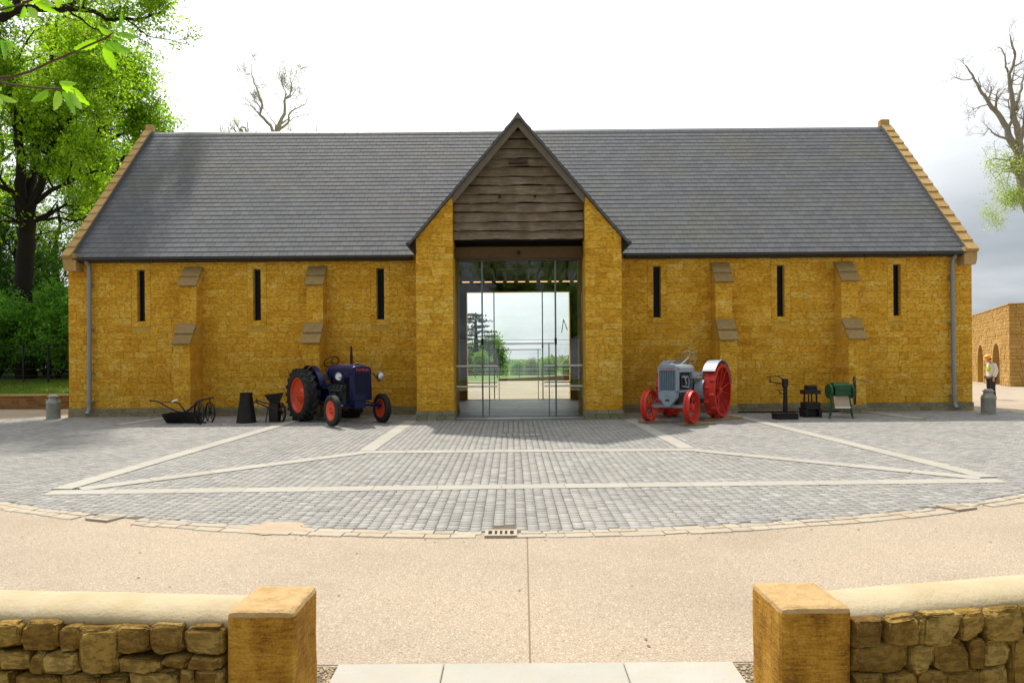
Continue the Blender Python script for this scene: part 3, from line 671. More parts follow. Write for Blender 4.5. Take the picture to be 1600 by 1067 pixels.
# lobby: side partitions, ceiling, dark far wall lining
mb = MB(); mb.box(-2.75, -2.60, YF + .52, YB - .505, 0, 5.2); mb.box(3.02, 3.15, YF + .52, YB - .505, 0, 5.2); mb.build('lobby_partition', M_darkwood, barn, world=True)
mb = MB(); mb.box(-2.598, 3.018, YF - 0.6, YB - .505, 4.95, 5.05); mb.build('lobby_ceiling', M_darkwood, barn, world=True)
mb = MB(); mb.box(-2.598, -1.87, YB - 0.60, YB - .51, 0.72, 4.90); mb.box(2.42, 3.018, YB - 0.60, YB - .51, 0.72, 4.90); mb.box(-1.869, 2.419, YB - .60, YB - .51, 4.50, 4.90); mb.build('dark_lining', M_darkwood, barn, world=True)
lg = []
for i in range(13):
    x = -2.35 + 0.425 * i
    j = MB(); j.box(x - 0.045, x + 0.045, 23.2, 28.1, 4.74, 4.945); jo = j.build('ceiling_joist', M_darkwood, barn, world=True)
for i in range(12):
    x = -2.16 + 0.425 * i
    l = MB(); l.box(x - 0.135, x + 0.135, 26.0, 26.05, 4.60, 4.625); l.build('strip_lamp', M_lamp, barn, world=True)
# lobby floor slabs
fl = MB(); fl.box(-2.59, 3.01, 18.42, 28.8, -0.03, -0.004); fo = fl.build('lobby_floor', M_sand, barn, world=True)
y = 19.35; k = 0
while y < 28.6:
    d_ = 0.30; x = -1.60 if y < 20.3 else -2.59; xm = 2.0 if y < 20.3 else 3.0; x -= 0
    first = rnd.uniform(0.2, 0.8); l = first
    while x < xm - .02:
        x1 = min(x + l, xm); mb = MB(); mb.box(x + .003, x1 - .003, y + .003, y + d_ - .003, -0.003, 0.004 + rnd.uniform(0, .0015)); mb.build('floor_slab', M_floor, fo, world=True); x = x1; l = 0.8
    y += d_
for i, (x0, x1) in enumerate(((-1.57, -0.68), (-0.675, 0.21), (0.215, 1.10), (1.105, 1.99))):
    mb = MB(); mb.box(x0, x1, 18.43, 19.34, -0.05, 0.004); mb.build('threshold_slab', M_floor, fo, world=True)
mb = MB(); mb.box(-2.62, 3.03, 18.34, 18.39, -0.09, -0.018); mb.build('threshold_edge', M_band, fo, world=True)

# porch piers
for pi, (x0, x1) in enumerate(PX):
    cfun = lambda p: clip(clip(p, PT, 1, PZ + PT * PCX - 0.105), -PT, 1, PZ - PT * PCX - 0.105)
    mb = MB(); pp = cfun([(x0 + .01, -0.2), (x1 - .01, -0.2), (x1 - .01, 7), (x0 + .01, 7)]); mb.prism(pp, PF + .012, YF + 0.5)
    # prism gives front face order; build core
    pr = mb.build('porch_pier', M_mortar, barn, world=True)
    lay_wall(x0, x1, 0.235, 6.9, PF, PF + 0.5, pr, clipf=cfun, lens=(0.22, 0.52))
    for (a, c) in ((-0.06, 0.115), (0.115, 0.235)):
        x = x0 - .02
        while x < x1 + .01:
            l = min(rnd.uniform(0.22, 0.4), x1 + .02 - x); l = x1 + .02 - x if x1 + .02 - x - l < .12 else l
            blocks.append((18.0, [(x + .004, a + .004), (x + l - .004, a + .004), (x + l - .004, c - .004), (x + .004, c - .004)], PF - 0.03, PF + .5, ('P', pr))); x += l
# side walls of the porch outside faces get plain masonry bands (returns)
blocks.sort(key=lambda t: t[0])
massg, massp = MB(), MB(); cnt = 0
for dd, p, yf, yb, par in blocks:
    isP = isinstance(par, tuple); po = par[1] if isP else par
    if cnt < 296:
        mb = MB(); block(mb, p, yf, yb); mb.build('stone_block', M_plinth if isP else M_gold, po, world=True); cnt += 1
    else: block(massp if isP else massg, p, yf, yb)
o = massg.build('stone_blocks', M_gold, barn, world=True); o['kind'] = 'stuff'
o = massp.build('plinth_blocks', M_plinth, barn, world=True); o['kind'] = 'stuff'

# gable cladding of waney boards
gab = MB(); gp = clip(clip([(-1.565, 4.9), (1.985, 4.9), (1.985, 8), (-1.565, 8)], PT, 1, PZ + PT * PCX - .12), -PT, 1, PZ - PT * PCX - .12)
gab.prism(gp, PF + 0.345, PF + 0.40); ga = gab.build('gable', M_darkwood, barn, world=True)
z = 4.93; bi = 0
while z < 7.75:
    h = rnd.uniform(0.235, 0.265); n = 30; x0, x1 = -1.56, 1.98
    ph = rnd.uniform(0, 50)
    low = [(x0 + (x1 - x0) * i / n, z - 0.04 + 0.05 * noise.noise(Vector((x0 + (x1 - x0) * i / n * 1.3 if False else (x0 + (x1 - x0) * i / n) * 1.1, ph, 0))) + 0.022 * noise.noise(Vector(((x0 + (x1 - x0) * i / n) * 6, ph, 5)))) for i in range(n + 1)]
    p = low + [(x1, z + h - 0.052), (x0, z + h - 0.052)]  # boards stop short; the near-black core behind draws the lap shadows
    p = clip(clip(p, PT, 1, PZ + PT * PCX - .16), -PT, 1, PZ - PT * PCX - .16)
    if len(p) > 2:
        m_ = MB(); m_.prism(p, PF + 0.225, PF + 0.262)
        m_.v = [(v[0], v[1] + (v[2] - z) * 0.27, v[2]) for v in m_.v]
        m_.build('weatherboard', M_board, ga, world=True)
    z += h; bi += 1
for hx in (-0.30, 0.66):
    mb = MB(); mb.lathe([(0.035, 0), (0.03, 0.03)], 12, Matrix.Translation((hx, PF + 0.235, 6.05)) @ Matrix.Rotation(R(90), 4, 'X')); mb.build('vent_hole', M_soot, ga, world=True)
# barge boards, verge slates
for s in (-1, 1):
    xe_ = PX[0][1] + .004 if s < 0 else PX[1][0] - .004
    zt = lambda x, o_: proof(x) - o_
    p = [(PCX, PZ - .085), (xe_, zt(xe_, .085)), (xe_, zt(xe_, .325)), (PCX, PZ - .325)]
    if s > 0: p = p[::-1]
    mb = MB(); mb.prism(p, PF - 0.01, PF + 0.06); mb.build('barge_board', M_barge, ga, world=True, bevel=0.004)
fl_ = MB(); z0 = 7.02
fl_.box(-0.06, 0.46, PF - 0.02, PF + 0.13, 6.90, 6.99); fl_.box(0.10, 0.30, PF + .13, PF + .24, 7.0, 7.06)
lamp = fl_.build('floodlight', M_rust, barn, world=True, bevel=.01)
# head beam, soffit
mb = MB(); mb.box(-1.565, 1.985, 18.92, 19.22, 4.43, 4.74); hb = mb.build('head_beam', M_beam, barn, world=True, bevel=.01)
mb = MB(); mb.lathe([(0.05, 0), (0.05, 0.06), (0.03, 0.07)], 14, Matrix.Translation((0.21, 18.92, 4.56)) @ Matrix.Rotation(R(90), 4, 'X')); mb.build('sensor', M_soot, hb, world=True)
mb = MB(); mb.box(-1.565, 1.985, 18.66, 19.65, 4.88, 4.93); mb.box(-1.565, 1.985, 19.222, 19.26, 4.5, 4.88); mb.build('porch_soffit', M_darkwood, barn, world=True)

# glazed entrance screen (front) and the far one
def screen(yy, xs0, xs1, zt, fins, doorz, headz, barL, side, parname):
    t = MB(); t.box(xs0, xs1, yy - .012, yy + .012, 0.006, 0.026); t.box(xs0, xs1, yy - .012, yy + .012, zt - .02, zt); s_ = t.build(parname, M_steel, barn, world=True)
    fx0, fx1 = fins
    for (a, c, e, g) in ((xs0, fx0, headz, zt - .02), (fx0, fx1, headz, zt - .02), (fx1, xs1, headz, zt - .02), (xs0, fx0, .03, headz - .012), (fx1, xs1, .03, headz - .012), (fx0 + .05, fx1 - .05, .03, doorz)):
        p = MB(); p.box(a + .006, c - .006, yy - .006, yy + .006, e, g); p.build('glass_pane', M_glass, s_, world=True)
    for x in (fx0, fx1):
        p = MB(); p.box(x - .022, x + .022, yy - .05, yy + .06, 0.03, zt - .02); p.build('glass_fin', M_steel, s_, world=True)
        p = MB(); p.box(x - .03, x + .03, yy - .07, yy + .07, headz - .14, headz + .04); p.build('patch_fitting', M_soot, s_, world=True)
    for x in (fx0 + .19 * side, fx1 - .19 * side):
        p = MB(); p.box(x - .014, x + .014, yy - .02, yy + .02, 0.03, doorz); p.build('door_stile', M_steel, s_, world=True)
    p = MB(); p.box(fx0 + .05, fx1 - .05, yy - .02, yy + .02, doorz, doorz + .03); p.build('door_head', M_steel, s_, world=True)
    p = MB(); p.box(xs0, xs1, yy - .015, yy + .015, headz - .011, headz - .001); p.build('transom', M_steel, s_, world=True)
    for z in barL[0]:
        for (a, c) in ((xs0, barL[1]), (barL[2], xs1)):
            p = MB(); p.box(a, c, yy - .05, yy - .02, z - .022, z + .022); p.build('push_rail', M_white, s_, world=True)
    return s_
g1 = screen(19.28, -1.565, 1.985, 4.43, (at(754, 500, 19.28).x, at(868.5, 500, 19.28).x), 2.05, 2.17, ((1.44, 0.86), at(777, 500, 19.28).x, at(850, 500, 19.28).x), 1, 'entrance_screen')
g2 = screen(28.3, -1.86, 2.41, 4.48, (at(772.5, 500, 28.3).x, at(848, 500, 28.3).x), 2.06, 2.28, ((1.36, 0.72), at(777, 500, 28.3).x, at(850, 500, 28.3).x), 1, 'far_screen')
for pts in (((736, 511), (741, 504)), ((741, 504), (744, 519)), ((887, 516), (881, 499)), ((881, 499), (878, 520))):
    p = MB(); p.bar(at(*pts[0], 28.1), at(*pts[1], 28.1), .03, .03); p.build('stay_arm', M_steel, g2, world=True)

# ---- roofs
def RP(x, s, n): return (x, RY0 + s * CA - n * SA, RZ0 + s * SA + n * CA)
rx0, rx1 = XL + 0.33, XR - 0.38
mb = MB()
mb.add([RP(rx0, 0, -.06), RP(rx1, 0, -.06), RP(rx1, SL, -.06), RP(rx0, SL, -.06), RP(rx0, 0, -.005), RP(rx1, 0, -.005), RP(rx1, SL, -.005), RP(rx0, SL, -.005)], [(0, 3, 2, 1), (4, 5, 6, 7), (0, 1, 5, 4), (1, 2, 6, 5), (3, 0, 4, 7)])
mb.add([(rx0, 29.0, RZ0), (rx1, 29.0, RZ0), (rx1, 24.5, RZ0 + TA * 4.5 - .005), (rx0, 24.5, RZ0 + TA * 4.5 - .005)], [(0, 1, 2, 3)])
roof = mb.build('roof', M_slate, barn, world=True)
NC = 31; ex = SL / NC; sw = 0.25
def slate(mb, x0, x1, s, n_lo=0.022, e2=0.04, jit=0.002, f=RP, exx=None, top=None):
    exx = exx or ex
    j = [rnd.uniform(-jit, jit) for _ in range(4)]; j2 = rnd.uniform(-.003, .003)
    s1 = s + exx + e2 if top is None else min(top, s + exx + e2)
    v = [f(x0, s + j2, n_lo + j[0]), f(x1, s + j2, n_lo + j[1]), f(x1, s1, .008), f(x0, s1, .008), f(x0, s + j2, n_lo - .014), f(x1, s + j2, n_lo - .014)]
    mb.add(v, [(0, 1, 2, 3), (4, 5, 1, 0), (0, 3, 4), (5, 2, 1)])
mass = MB(); cnt = 0
for c in range(NC):
    s = c * ex; x = rx0 + (sw / 2 if c % 2 else 0) - sw
    zc_ = RZ0 + (s + ex / 2) * SA
    while x < rx1:
        a, e = max(x + .0035, rx0), min(x + sw - .0035, rx1)
        if e - a > .03:
            xm = (a + e) / 2; zr = proof(xm)
            if not (zc_ < zr - 0.12 and abs(xm - PCX) < 2.9):
                if cnt < 298 and c < 4 and abs(xm) < 9.9:
                    m1 = MB(); slate(m1, a, e, s); m1.build('slate', M_slate, roof, world=True); cnt += 1
                else: slate(mass, a, e, s, top=SL - .001)
        x += sw
o = mass.build('slates', M_slate, roof, world=True); o['kind'] = 'stuff'
# ridge tiles
x = rx0
while x < rx1 - .01:
    x1 = min(x + 0.46, rx1); mb = MB(); zr = RZ0 + TA * 4.5
    pr = [(24.34, zr - .15), (24.40, zr - .05), (24.5, zr + .045), (24.60, zr - .05), (24.66, zr - .15), (24.5, zr + .01)]
    vs = [(x + .004, p[0], p[1]) for p in pr] + [(x1 - .004, p[0], p[1]) for p in pr]; n = 6
    mb.add(vs, [(5, 4, 3, 2, 1, 0), (6, 7, 8, 9, 10, 11)] + [(i, (i + 1) % n, (i + 1) % n + n, i + n) for i in range(n)]); mb.build('ridge_tile', M_lead, roof, world=True); x = x1
# porch roof
prf = None
for s in (-1, 1):
    xe_ = PCX + s * 2.93; ze = PZ - PT * 2.93
    yb_ = lambda z: 20 + (z - RZ0) / TA + 0.02
    mb = MB(); y0 = PF - 0.13
    vs = [(PCX, y0, PZ - .03), (xe_, y0, ze - .03), (xe_, yb_(ze), ze - .03), (PCX, yb_(PZ), PZ - .03)]
    vs += [(v[0], v[1], v[2] - .05) for v in vs]
    fs = [(0, 1, 2, 3), (7, 6, 5, 4), (0, 4, 5, 1), (1, 5, 6, 2), (2, 6, 7, 3), (3, 7, 4, 0)]
    if s > 0: fs = [f[::-1] for f in fs]
    mb.add(vs, fs); po = mb.build('porch_roof', M_slate, barn, world=True)
    ca, sa = 1 / math.hypot(1, PT), PT / math.hypot(1, PT); LS = 2.93 / ca; n = 17; e_ = LS / n; sm = MB()
    ff = lambda y, q, nn: (PCX + s * (2.93 - q * ca + nn * sa), y, ze - .03 + q * sa + nn * ca)
    for c in range(n):
        y = y0 - (.125 if c % 2 else 0); z = ze + (c + 1) * e_ * sa
        while y < yb_(z):
            a, e = max(y + .002, y0 - .01), y + .248
            if s < 0: slate(sm, e, a, c * e_, f=ff, exx=e_, e2=.03, top=LS - .001)
            else: slate(sm, a, e, c * e_, f=ff, exx=e_, e2=.03, top=LS - .001)
            y += .25
    o = sm.build('slates', M_slate, po, world=True); o['kind'] = 'stuff'
    # dark undercloak along the verge
    vs = [(PCX, PZ - .035), (xe_, ze - .035), (xe_, ze - .085), (PCX, PZ - .085)]
    u = MB(); u.prism(vs if s < 0 else vs[::-1], PF - 0.10, PF + .10); u.build('verge', M_lead, po, world=True)
    # boxed eaves and gutter end
    wx = PX[0][0] if s < 0 else PX[1][1]
    p = [(wx, ze + .12), (xe_, ze - .09), (wx, ze - 0.34)]
    u = MB(); u.prism(p if s < 0 else p[::-1], PF - .02, 19.9); u.build('eaves_box', M_darkwood, po, world=True)
    u = MB(); u.tube([(xe_ + s * .05, PF - .08, ze - .07), (xe_ + s * .05, 20.0, ze - .07)], .055, 8); u.build('gutter', M_gutter, po, world=True)
mb = MB(); mb.prism([(PCX - .13, PZ - .155), (PCX + .13, PZ - .155), (PCX, PZ + .03)], PF - .15, 23.05); mb.build('porch_ridge', M_lead, barn, world=True)

# eaves gutter and soffit
for (x0, x1) in ((rx0 - .0, -2.93), (3.34, rx1)):
    mb = MB(); mb.box(x0, x1, 20.03, YF + .002, 4.565, 4.64); mb.build('eaves_board', M_eaves, barn, world=True)
    g = MB(); pr = [(19.915, 4.668), (19.92, 4.63), (19.945, 4.608), (19.99, 4.608), (20.02, 4.63), (20.028, 4.668), (20.02, 4.668), (19.925, 4.668)]; n = 8
    g.add([(x0, p[0], p[1]) for p in pr] + [(x1, p[0], p[1]) for p in pr], [tuple(range(n))[::-1], tuple(range(n, 2 * n))] + [(i, (i + 1) % n, (i + 1) % n + n, i + n) for i in range(n)]); g.build('gutter', M_gutter, barn, world=True)
    x = x0 + .4
    while x < x1 - .3:
        k = MB(); k.box(x - .012, x + .012, 19.95, 20.10, 4.575, 4.606); k.build('gutter_bracket', M_gutter, barn, world=True); x += 0.95
for x, lab in ((-12.45, 'l'), (13.01, 'r')):
    p = MB(); pts = [(x, 19.98, 4.58), (x, 20.12, 4.46), (x, 20.14, 4.2), (x, 20.10, 0.35), (x, 20.07, 0.2), (x, 19.98, 0.10)]
    p.tube(pts, [.05] + [.058] * 4 + [.058], 14); dp = p.build('drainpipe', M_zinc, barn, world=True, smooth=True)
    for z in (3.9, 2.6, 1.3, 0.45):
        c = MB(); c.lathe([(.059, -.03), (.067, -.03), (.067, .03), (.059, .03)], 14, Matrix.Translation((x, 20.14 - .04 * (4.2 - z) / 3.85, z))); c.box(x - .09, x + .09, 20.18, YF, z - .02, z + .02); c.build('bracket', M_zinc, dp, world=True)
# gable copings
for side, (x0, x1) in ((-1, (-13.06, -12.80)), (1, (13.26, 13.58))):
    body = MB(); xi0, xi1 = (x0 + .06, x1 - .01) if side < 0 else (x0 + .01, x1 - .06)
    vs = [RP(xi0, -.02, -.12), RP(xi0, SL, -.12), RP(xi0, SL + .02, .13), RP(xi0, -.05, .13)]; vs += [RP(xi1, *q) for q in ((-.02, -.12), (SL, -.12), (SL + .02, .13), (-.05, .13))]
    body.add(vs, [(0, 1, 2, 3), (7, 6, 5, 4), (0, 3, 7, 4), (3, 2, 6, 7), (2, 1, 5, 6), (1, 0, 4, 5)])
    cp = body.build('gable_coping', M_lead, barn, world=True)
    n = 17; L = (SL + .06) / n
    for k in range(n):
        s0 = -.08 + k * L
        pr = [(s0 - .03, .132), (s0 + L, .128), (s0 + L, .152), (s0 - .03, .190)]
        c = MB(); c.add([RP(x0, *p) for p in pr] + [RP(x1, *p) for p in pr], [(0, 1, 2, 3), (7, 6, 5, 4), (0, 4, 5, 1), (1, 5, 6, 2), (2, 6, 7, 3), (3, 7, 4, 0)])
        c.build('coping_stone', M_coping, cp, world=True, bevel=.006)
    # apex stone and kneeler
    zr = RZ0 + TA * 4.5
    c = MB(); c.box(x0 - .0, x1, 24.42, 24.64, zr + .04, zr + .30); c.build('apex_stone', M_coping, cp, world=True, bevel=.02)
    w = XL + .10 if side < 0 else XR - .09; o_ = side
    kp = [(w - o_ * .34, 4.30), (w, 4.30), (w + o_ * .02, 4.38), (w + o_ * .04, 4.50), (w + o_ * .045, 4.66), (w - o_ * .33, 4.66)]
    if side > 0: pass
    c = MB(); c.prism(kp if side > 0 else kp[::-1], 19.93, 20.30); c.build('kneeler', M_coping, cp, world=True, bevel=.006)
    c = MB(); c.box(min(w - o_ * .33, w + o_ * .055), max(w - o_ * .33, w + o_ * .055), 19.88, 20.32, 4.665, 4.80); c.build('kneeler_cap', M_coping, cp, world=True, bevel=.01)
# pale margin of grit along the wall foot
for (x0, x1) in ((XL - .3, -2.62), (3.03, XR + .3)):
    sheet('margin_strip', [(x0, 20.03), (x1, 20.03), (x1, 20.24), (x0, 20.24)], M_gravel, .012)

# ================================================================== FOREGROUND WALLS
M_ptop = stone_mat('sunlit_sawn_top', [(0.2, (0.46, 0.30, 0.13)), (0.5, (0.58, 0.41, 0.22)), (0.8, (0.66, 0.52, 0.34))], pit=(0.36, 0.21, 0.08), pitamt=0.4, bump=0.6, mortar=True)  # paler upward faces: sunlight on the pillar tops put into the colour
def px_plane(x, y, p0, u):
    """pixel ray meets the vertical plane through p0 (x,y) along unit u (x,y): returns distance along u and height"""
    dx = (x - 800) / F; dz = -(lv(x, y) - 568) / F
    nxp, nyp = -u[1], u[0]; t = (nxp * p0[0] + nyp * p0[1]) / (nxp * dx + nyp * 1.0)
    X, Y = dx * t, t; return (X - p0[0]) * u[0] + (Y - p0[1]) * u[1], 1.5 + dz * t
def make_stone(name, w, h, dp, sub, seed, parent, M):
    bm = bmesh.new(); bmesh.ops.create_icosphere(bm, subdivisions=sub, radius=1.0)
    sr = random.Random(seed * 13 + int(w * 1e4)); planes = []
    for _ in range(9):
        pn = Vector((sr.uniform(-1, 1), sr.uniform(-1.3, 1.3), sr.uniform(-1, 1))).normalized(); planes.append((pn, sr.uniform(1.0, 1.3)))
    for v in bm.verts:
        c = v.co; q = Vector([math.copysign(abs(a) ** 0.27, a) for a in c])
        for pn, po in planes:
            dd_ = q.dot(pn) - po
            if dd_ > 0: q -= pn * dd_ * .85
        d_ = 1 + 0.12 * noise.noise(Vector(c) * 1.4 + Vector((seed * 7.1, 0, 0))) + 0.06 * noise.noise(Vector(c) * 4.5 + Vector((0, seed * 3.3, 0))) + 0.022 * noise.noise(Vector(c) * 12 + Vector((0, 0, seed)))
        v.co = Vector((q[0] / 1.0 * w / 2, q[1] * dp / 2, q[2] * h / 2)) * d_
        # keep it inside its own bed and joints
        v.co.x = max(-w / 2, min(w / 2, v.co.x)); v.co.z = max(-h / 2, min(h / 2, v.co.z))
    me = bpy.data.meshes.new(name); bm.to_mesh(me); bm.free(); me.shade_smooth(); me.set_sharp_from_angle(angle=R(28))
    o = link(name, me, M_rubble, parent); o.matrix_local = M; return o
def dry_wall(p0, u, rows, length, label, sgn, grp=None):
    ang = math.atan2(u[1], u[0]); base = gz(p0[1]) - 0.02
    t = empty('drystone_wall', (p0[0], p0[1], base), ang, label, 'wall')
    inv = (Matrix.Translation((p0[0], p0[1], base)) @ Matrix.Rotation(ang, 4, 'Z')).inverted()
    k = 0; bottoms = []
    side = -1 if u[0] > 0 else 1            # which local y looks at the camera
    for (x0, x1, y0, y1) in rows:
        ua, za = px_plane(x0, y0, p0, u); ub, zb = px_plane(x1, y1, p0, u); ua, ub = sorted((ua, ub)); za, zb = zb, za
        w, h = ub - ua, zb - za; 
        M = Matrix.Translation(((ua + ub) / 2, -side * rnd.uniform(.045, .062), (za + zb) / 2 - base)) @ Matrix.Rotation(rnd.uniform(-.04, .04), 4, 'Y')
        make_stone('stone', w * 1.02, h * 1.02, .2, 4, k, t, M); k += 1; bottoms.append((ua, ub, za))
    zlow = min(b_[2] for b_ in bottoms)
    # rest of the wall: lower courses and the part beyond the picture
    umax = max(b_[1] for b_ in bottoms)
    z = zlow - base
    zz = 0.0
    while zz < z - .03:
        h = min(rnd.uniform(.10, .15), z - zz); x = 0
        if z - zz - h < .05: h = z - zz
        while x < umax:
            w = rnd.uniform(.1, .24); make_stone('stone', w, h, .2, 2, k, t, Matrix.Translation((x + w / 2, -side * .055, zz + h / 2))); k += 1; x += w + .006
        zz += h + .005
    ztop = 0.20 - base; x0 = umax + .005
    zz = 0.0
    while zz < ztop - .04:
        h = rnd.uniform(.11, .16); 
        if ztop - zz - h < .07: h = ztop - zz
        x = x0
        while x < length:
            w = rnd.uniform(.12, .26); make_stone('stone', w, h, .2, 2, k, t, Matrix.Translation((x + w / 2, -side * .055, zz + h / 2))); k += 1; x += w + .006
        zz += h + .005
    y0, y1 = (0.05, 0.40) if side < 0 else (-0.40, -0.05)
    c = MB(); c.box(0.0, length, y0 + .04, y1 - .04, -.2, ztop - .05); c.build('wall_core', M_earth, t)
    # back face stones are hidden from here: a plain rough face
    # rounded lime coping
    prof = [(0.05, .13), (.015, .168), (.028, .206), (.08, .234), (.16, .247), (.25, .245), (.33, .228), (.39, .195), (.40, .14)]
    n = 90; V = []; Q = []; m = len(prof)
    for i in range(n + 1):
        x = -.09 + (length + .09) * i / n
        for j, (yy, zz) in enumerate(prof):
            e = noise.noise(Vector((x * 2.1, yy * 5, sgn * 4))) * .006 + noise.noise(Vector((x * 11, yy * 12, sgn * 9))) * .004
            V.append((x, -side * (yy + (e * .8 if j < 3 else 0)), zz - base + e - (.012 * noise.noise(Vector((x * 6, 2, sgn))) if j == 0 else 0)))
    for i in range(n):
        for j in range(m - 1): Q.append((i * m + j, (i + 1) * m + j, (i + 1) * m + j + 1, i * m + j + 1))
    V += [(-.03, -side * .2, .1 - base)] * 1; Q += [(j + 1, j, m * (n + 1), m * (n + 1)) for j in range(0)]
    me = np_mesh('lime_coping', V, Q); me.shade_smooth(); link('lime_coping', me, M_render, t)
z1 = lambda L, s=0.325, ox=0, oy=880: [(ox + a * s, ox + b_ * s, oy + c * s, oy + d_ * s) for a, b_, c, d_ in L]
left_rows = z1([(-60, 105, 270, 405), (105, 285, 272, 407), (285, 400, 290, 415), (390, 572, 296, 518), (572, 727, 292, 432), (730, 877, 287, 432), (880, 1068, 290, 430),
                (-70, 8, 410, 500), (10, 147, 407, 510), (150, 226, 415, 517), (228, 384, 411, 515), (576, 777, 440, 518), (779, 911, 436, 490), (915, 1066, 437, 495),
                (-40, 66, 505, 610), (100, 302, 517, 620), (304, 487, 520, 630), (489, 612, 524, 620), (628, 872, 496, 640), (875, 937, 492, 575), (941, 1066, 500, 620)])
right_rows = z1([(672, 830, 297, 432), (842, 1002, 283, 418), (1005, 1220, 263, 418), (1213, 1357, 248, 384), (1362, 1562, 238, 388), (1562, 1720, 223, 365),
                 (675, 953, 432, 575), (956, 1082, 421, 572), (1085, 1277, 392, 556), (1279, 1352, 388, 546), (1354, 1492, 386, 526), (1494, 1720, 372, 650),
                 (675, 827, 585, 700), (830, 992, 577, 700), (995, 1147, 566, 700), (1150, 1327, 556, 690), (1330, 1467, 538, 680)], s=0.29375, ox=1130)
def unit(x, y): l = math.hypot(x, y); return (x / l, y / l)
dry_wall((-1.455, 3.455), unit(-1.2, .10), left_rows, 3.2, 'low dry stone wall with rounded lime coping, left of the flagstone gateway', 1)
dry_wall((1.705, 3.455), unit(1.0, .19), right_rows, 3.2, 'low dry stone wall with rounded lime coping, right of the flagstone gateway', 2)
for (x0, x1, lab) in ((-1.450, -1.108, 'sawn golden stone pillar ending the left foreground wall'), (1.340, 1.700, 'sawn golden stone pillar ending the right foreground wall')):
    bm = bmesh.new(); bmesh.ops.create_cube(bm, size=1)
    for v in bm.verts: v.co = Vector((v.co.x * (x1 - x0), v.co.y * .425, (v.co.z + .5) * (0.262 + .43)))
    bmesh.ops.bevel(bm, geom=[e for e in bm.edges if max(v.co.z for v in e.verts) > .5], offset=.028, segments=2, affect='EDGES', profile=.5)
    bmesh.ops.subdivide_edges(bm, edges=bm.edges[:], cuts=9, use_grid_fill=True)
    for v in bm.verts:
        n_ = noise.noise_vector(v.co * 9 + Vector((x0 * 3, 0, 0))) * .005 + noise.noise_vector(v.co * 30) * .002; v.co += n_
    me = bpy.data.meshes.new('gate_pillar'); bm.to_mesh(me); bm.free(); me.shade_smooth(); me.set_sharp_from_angle(angle=R(35))
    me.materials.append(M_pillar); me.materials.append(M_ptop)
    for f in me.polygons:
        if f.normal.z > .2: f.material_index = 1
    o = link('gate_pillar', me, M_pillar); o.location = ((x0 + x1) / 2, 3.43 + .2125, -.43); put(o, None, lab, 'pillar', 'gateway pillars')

# ================================================================== WHEELS
def RX(x, y, z): return Matrix.Translation((x, y, z)) @ Matrix.Rotation(R(90), 4, 'Y')    # lathe axis z -> x
def rubber_wheel(parent, x, y, r, w, rim_r, side, lugs):
    """side +1: outer face towards +x"""
    t = MB(); h = w / 2
    prof = [(rim_r, -h * .75), (rim_r + .02, -h * .9), ((r + rim_r) / 2, -h), (r * .95, -h * .93), (r, -h * .7), (r, h * .7), (r * .95, h * .93), ((r + rim_r) / 2, h), (rim_r + .02, h * .9), (rim_r, h * .75)]
    if not lugs:   # ribbed front tyre
        prof = prof[:4] + [(r, -h * .72), (r, -h * .45), (r - .012, -h * .42), (r - .012, -h * .2), (r + .004, -h * .15), (r + .004, h * .15), (r - .012, h * .2), (r - .012, h * .42), (r, h * .45), (r, h * .72)] + prof[6:]
    M = RX(x, y, r + (.02 if lugs else 0)); t.lathe(prof, 36, M, closed=True)
    if lugs:
        n = 20
        for i in range(n):
            for s in (-1, 1):
                a = 2 * math.pi * (i + (.5 if s > 0 else 0)) / n
                p0 = M @ Vector(((r + .004) * math.cos(a), (r + .004) * math.sin(a), s * h * .98)); a2 = a + .26
                p1 = M @ Vector(((r + .006) * math.cos(a2), (r + .006) * math.sin(a2), s * .01)); 
                am = a + .1; pm = M @ Vector(((r + .012) * math.cos(am), (r + .012) * math.sin(am), s * h * .55))
                t.bar(p0, pm, .045, .05); t.bar(pm, p1, .045, .05)
                a3 = a - .03; q = M @ Vector(((r - .07) * math.cos(a3), (r - .07) * math.sin(a3), s * h * 1.0)); t.bar(q, p0, .04, .03)
    wh = empty_part('wheel', parent); ty = t.build('tyre', M_tyre, wh, smooth=True)
    d = MB(); s = side
    # dished disc: rim lip, then a cone in to the hub
    pr = [(rim_r + .015, s * h * .80), (rim_r - .02, s * h * .78), (rim_r - .05, s * h * .45), (rim_r * .62, s * h * .18), (rim_r * .42, s * h * .12), (rim_r * .36, s * h * .42), (rim_r * .16, s * h * .5), (.001, s * h * .5)]
    d.lathe(pr, 36, M, cap=False)
    pb = [(rim_r + .015, -s * h * .80), (rim_r - .02, -s * h * .78), (rim_r - .03, 0), (.001, -s * .01)]; d.lathe(pb, 30, M, cap=False)
    d.build('rim', M_orange, wh, smooth=True)
    for k in range(6):
        a = k * math.pi / 3; q = M @ Vector((rim_r * .27 * math.cos(a), rim_r * .27 * math.sin(a), s * h * .5)); nb = MB(); nb.lathe([(.014, -.01), (.014, .02)], 6, Matrix.Translation(q) @ Matrix.Rotation(R(90), 4, 'Y')); nb.build('wheel_nut', M_iron, wh)
    return wh
def empty_part(name, parent):
    o = bpy.data.objects.new(name, None); col.objects.link(o); o.parent = parent; WM[o.name] = WM.get(parent.name, Matrix.Identity(4)); return o
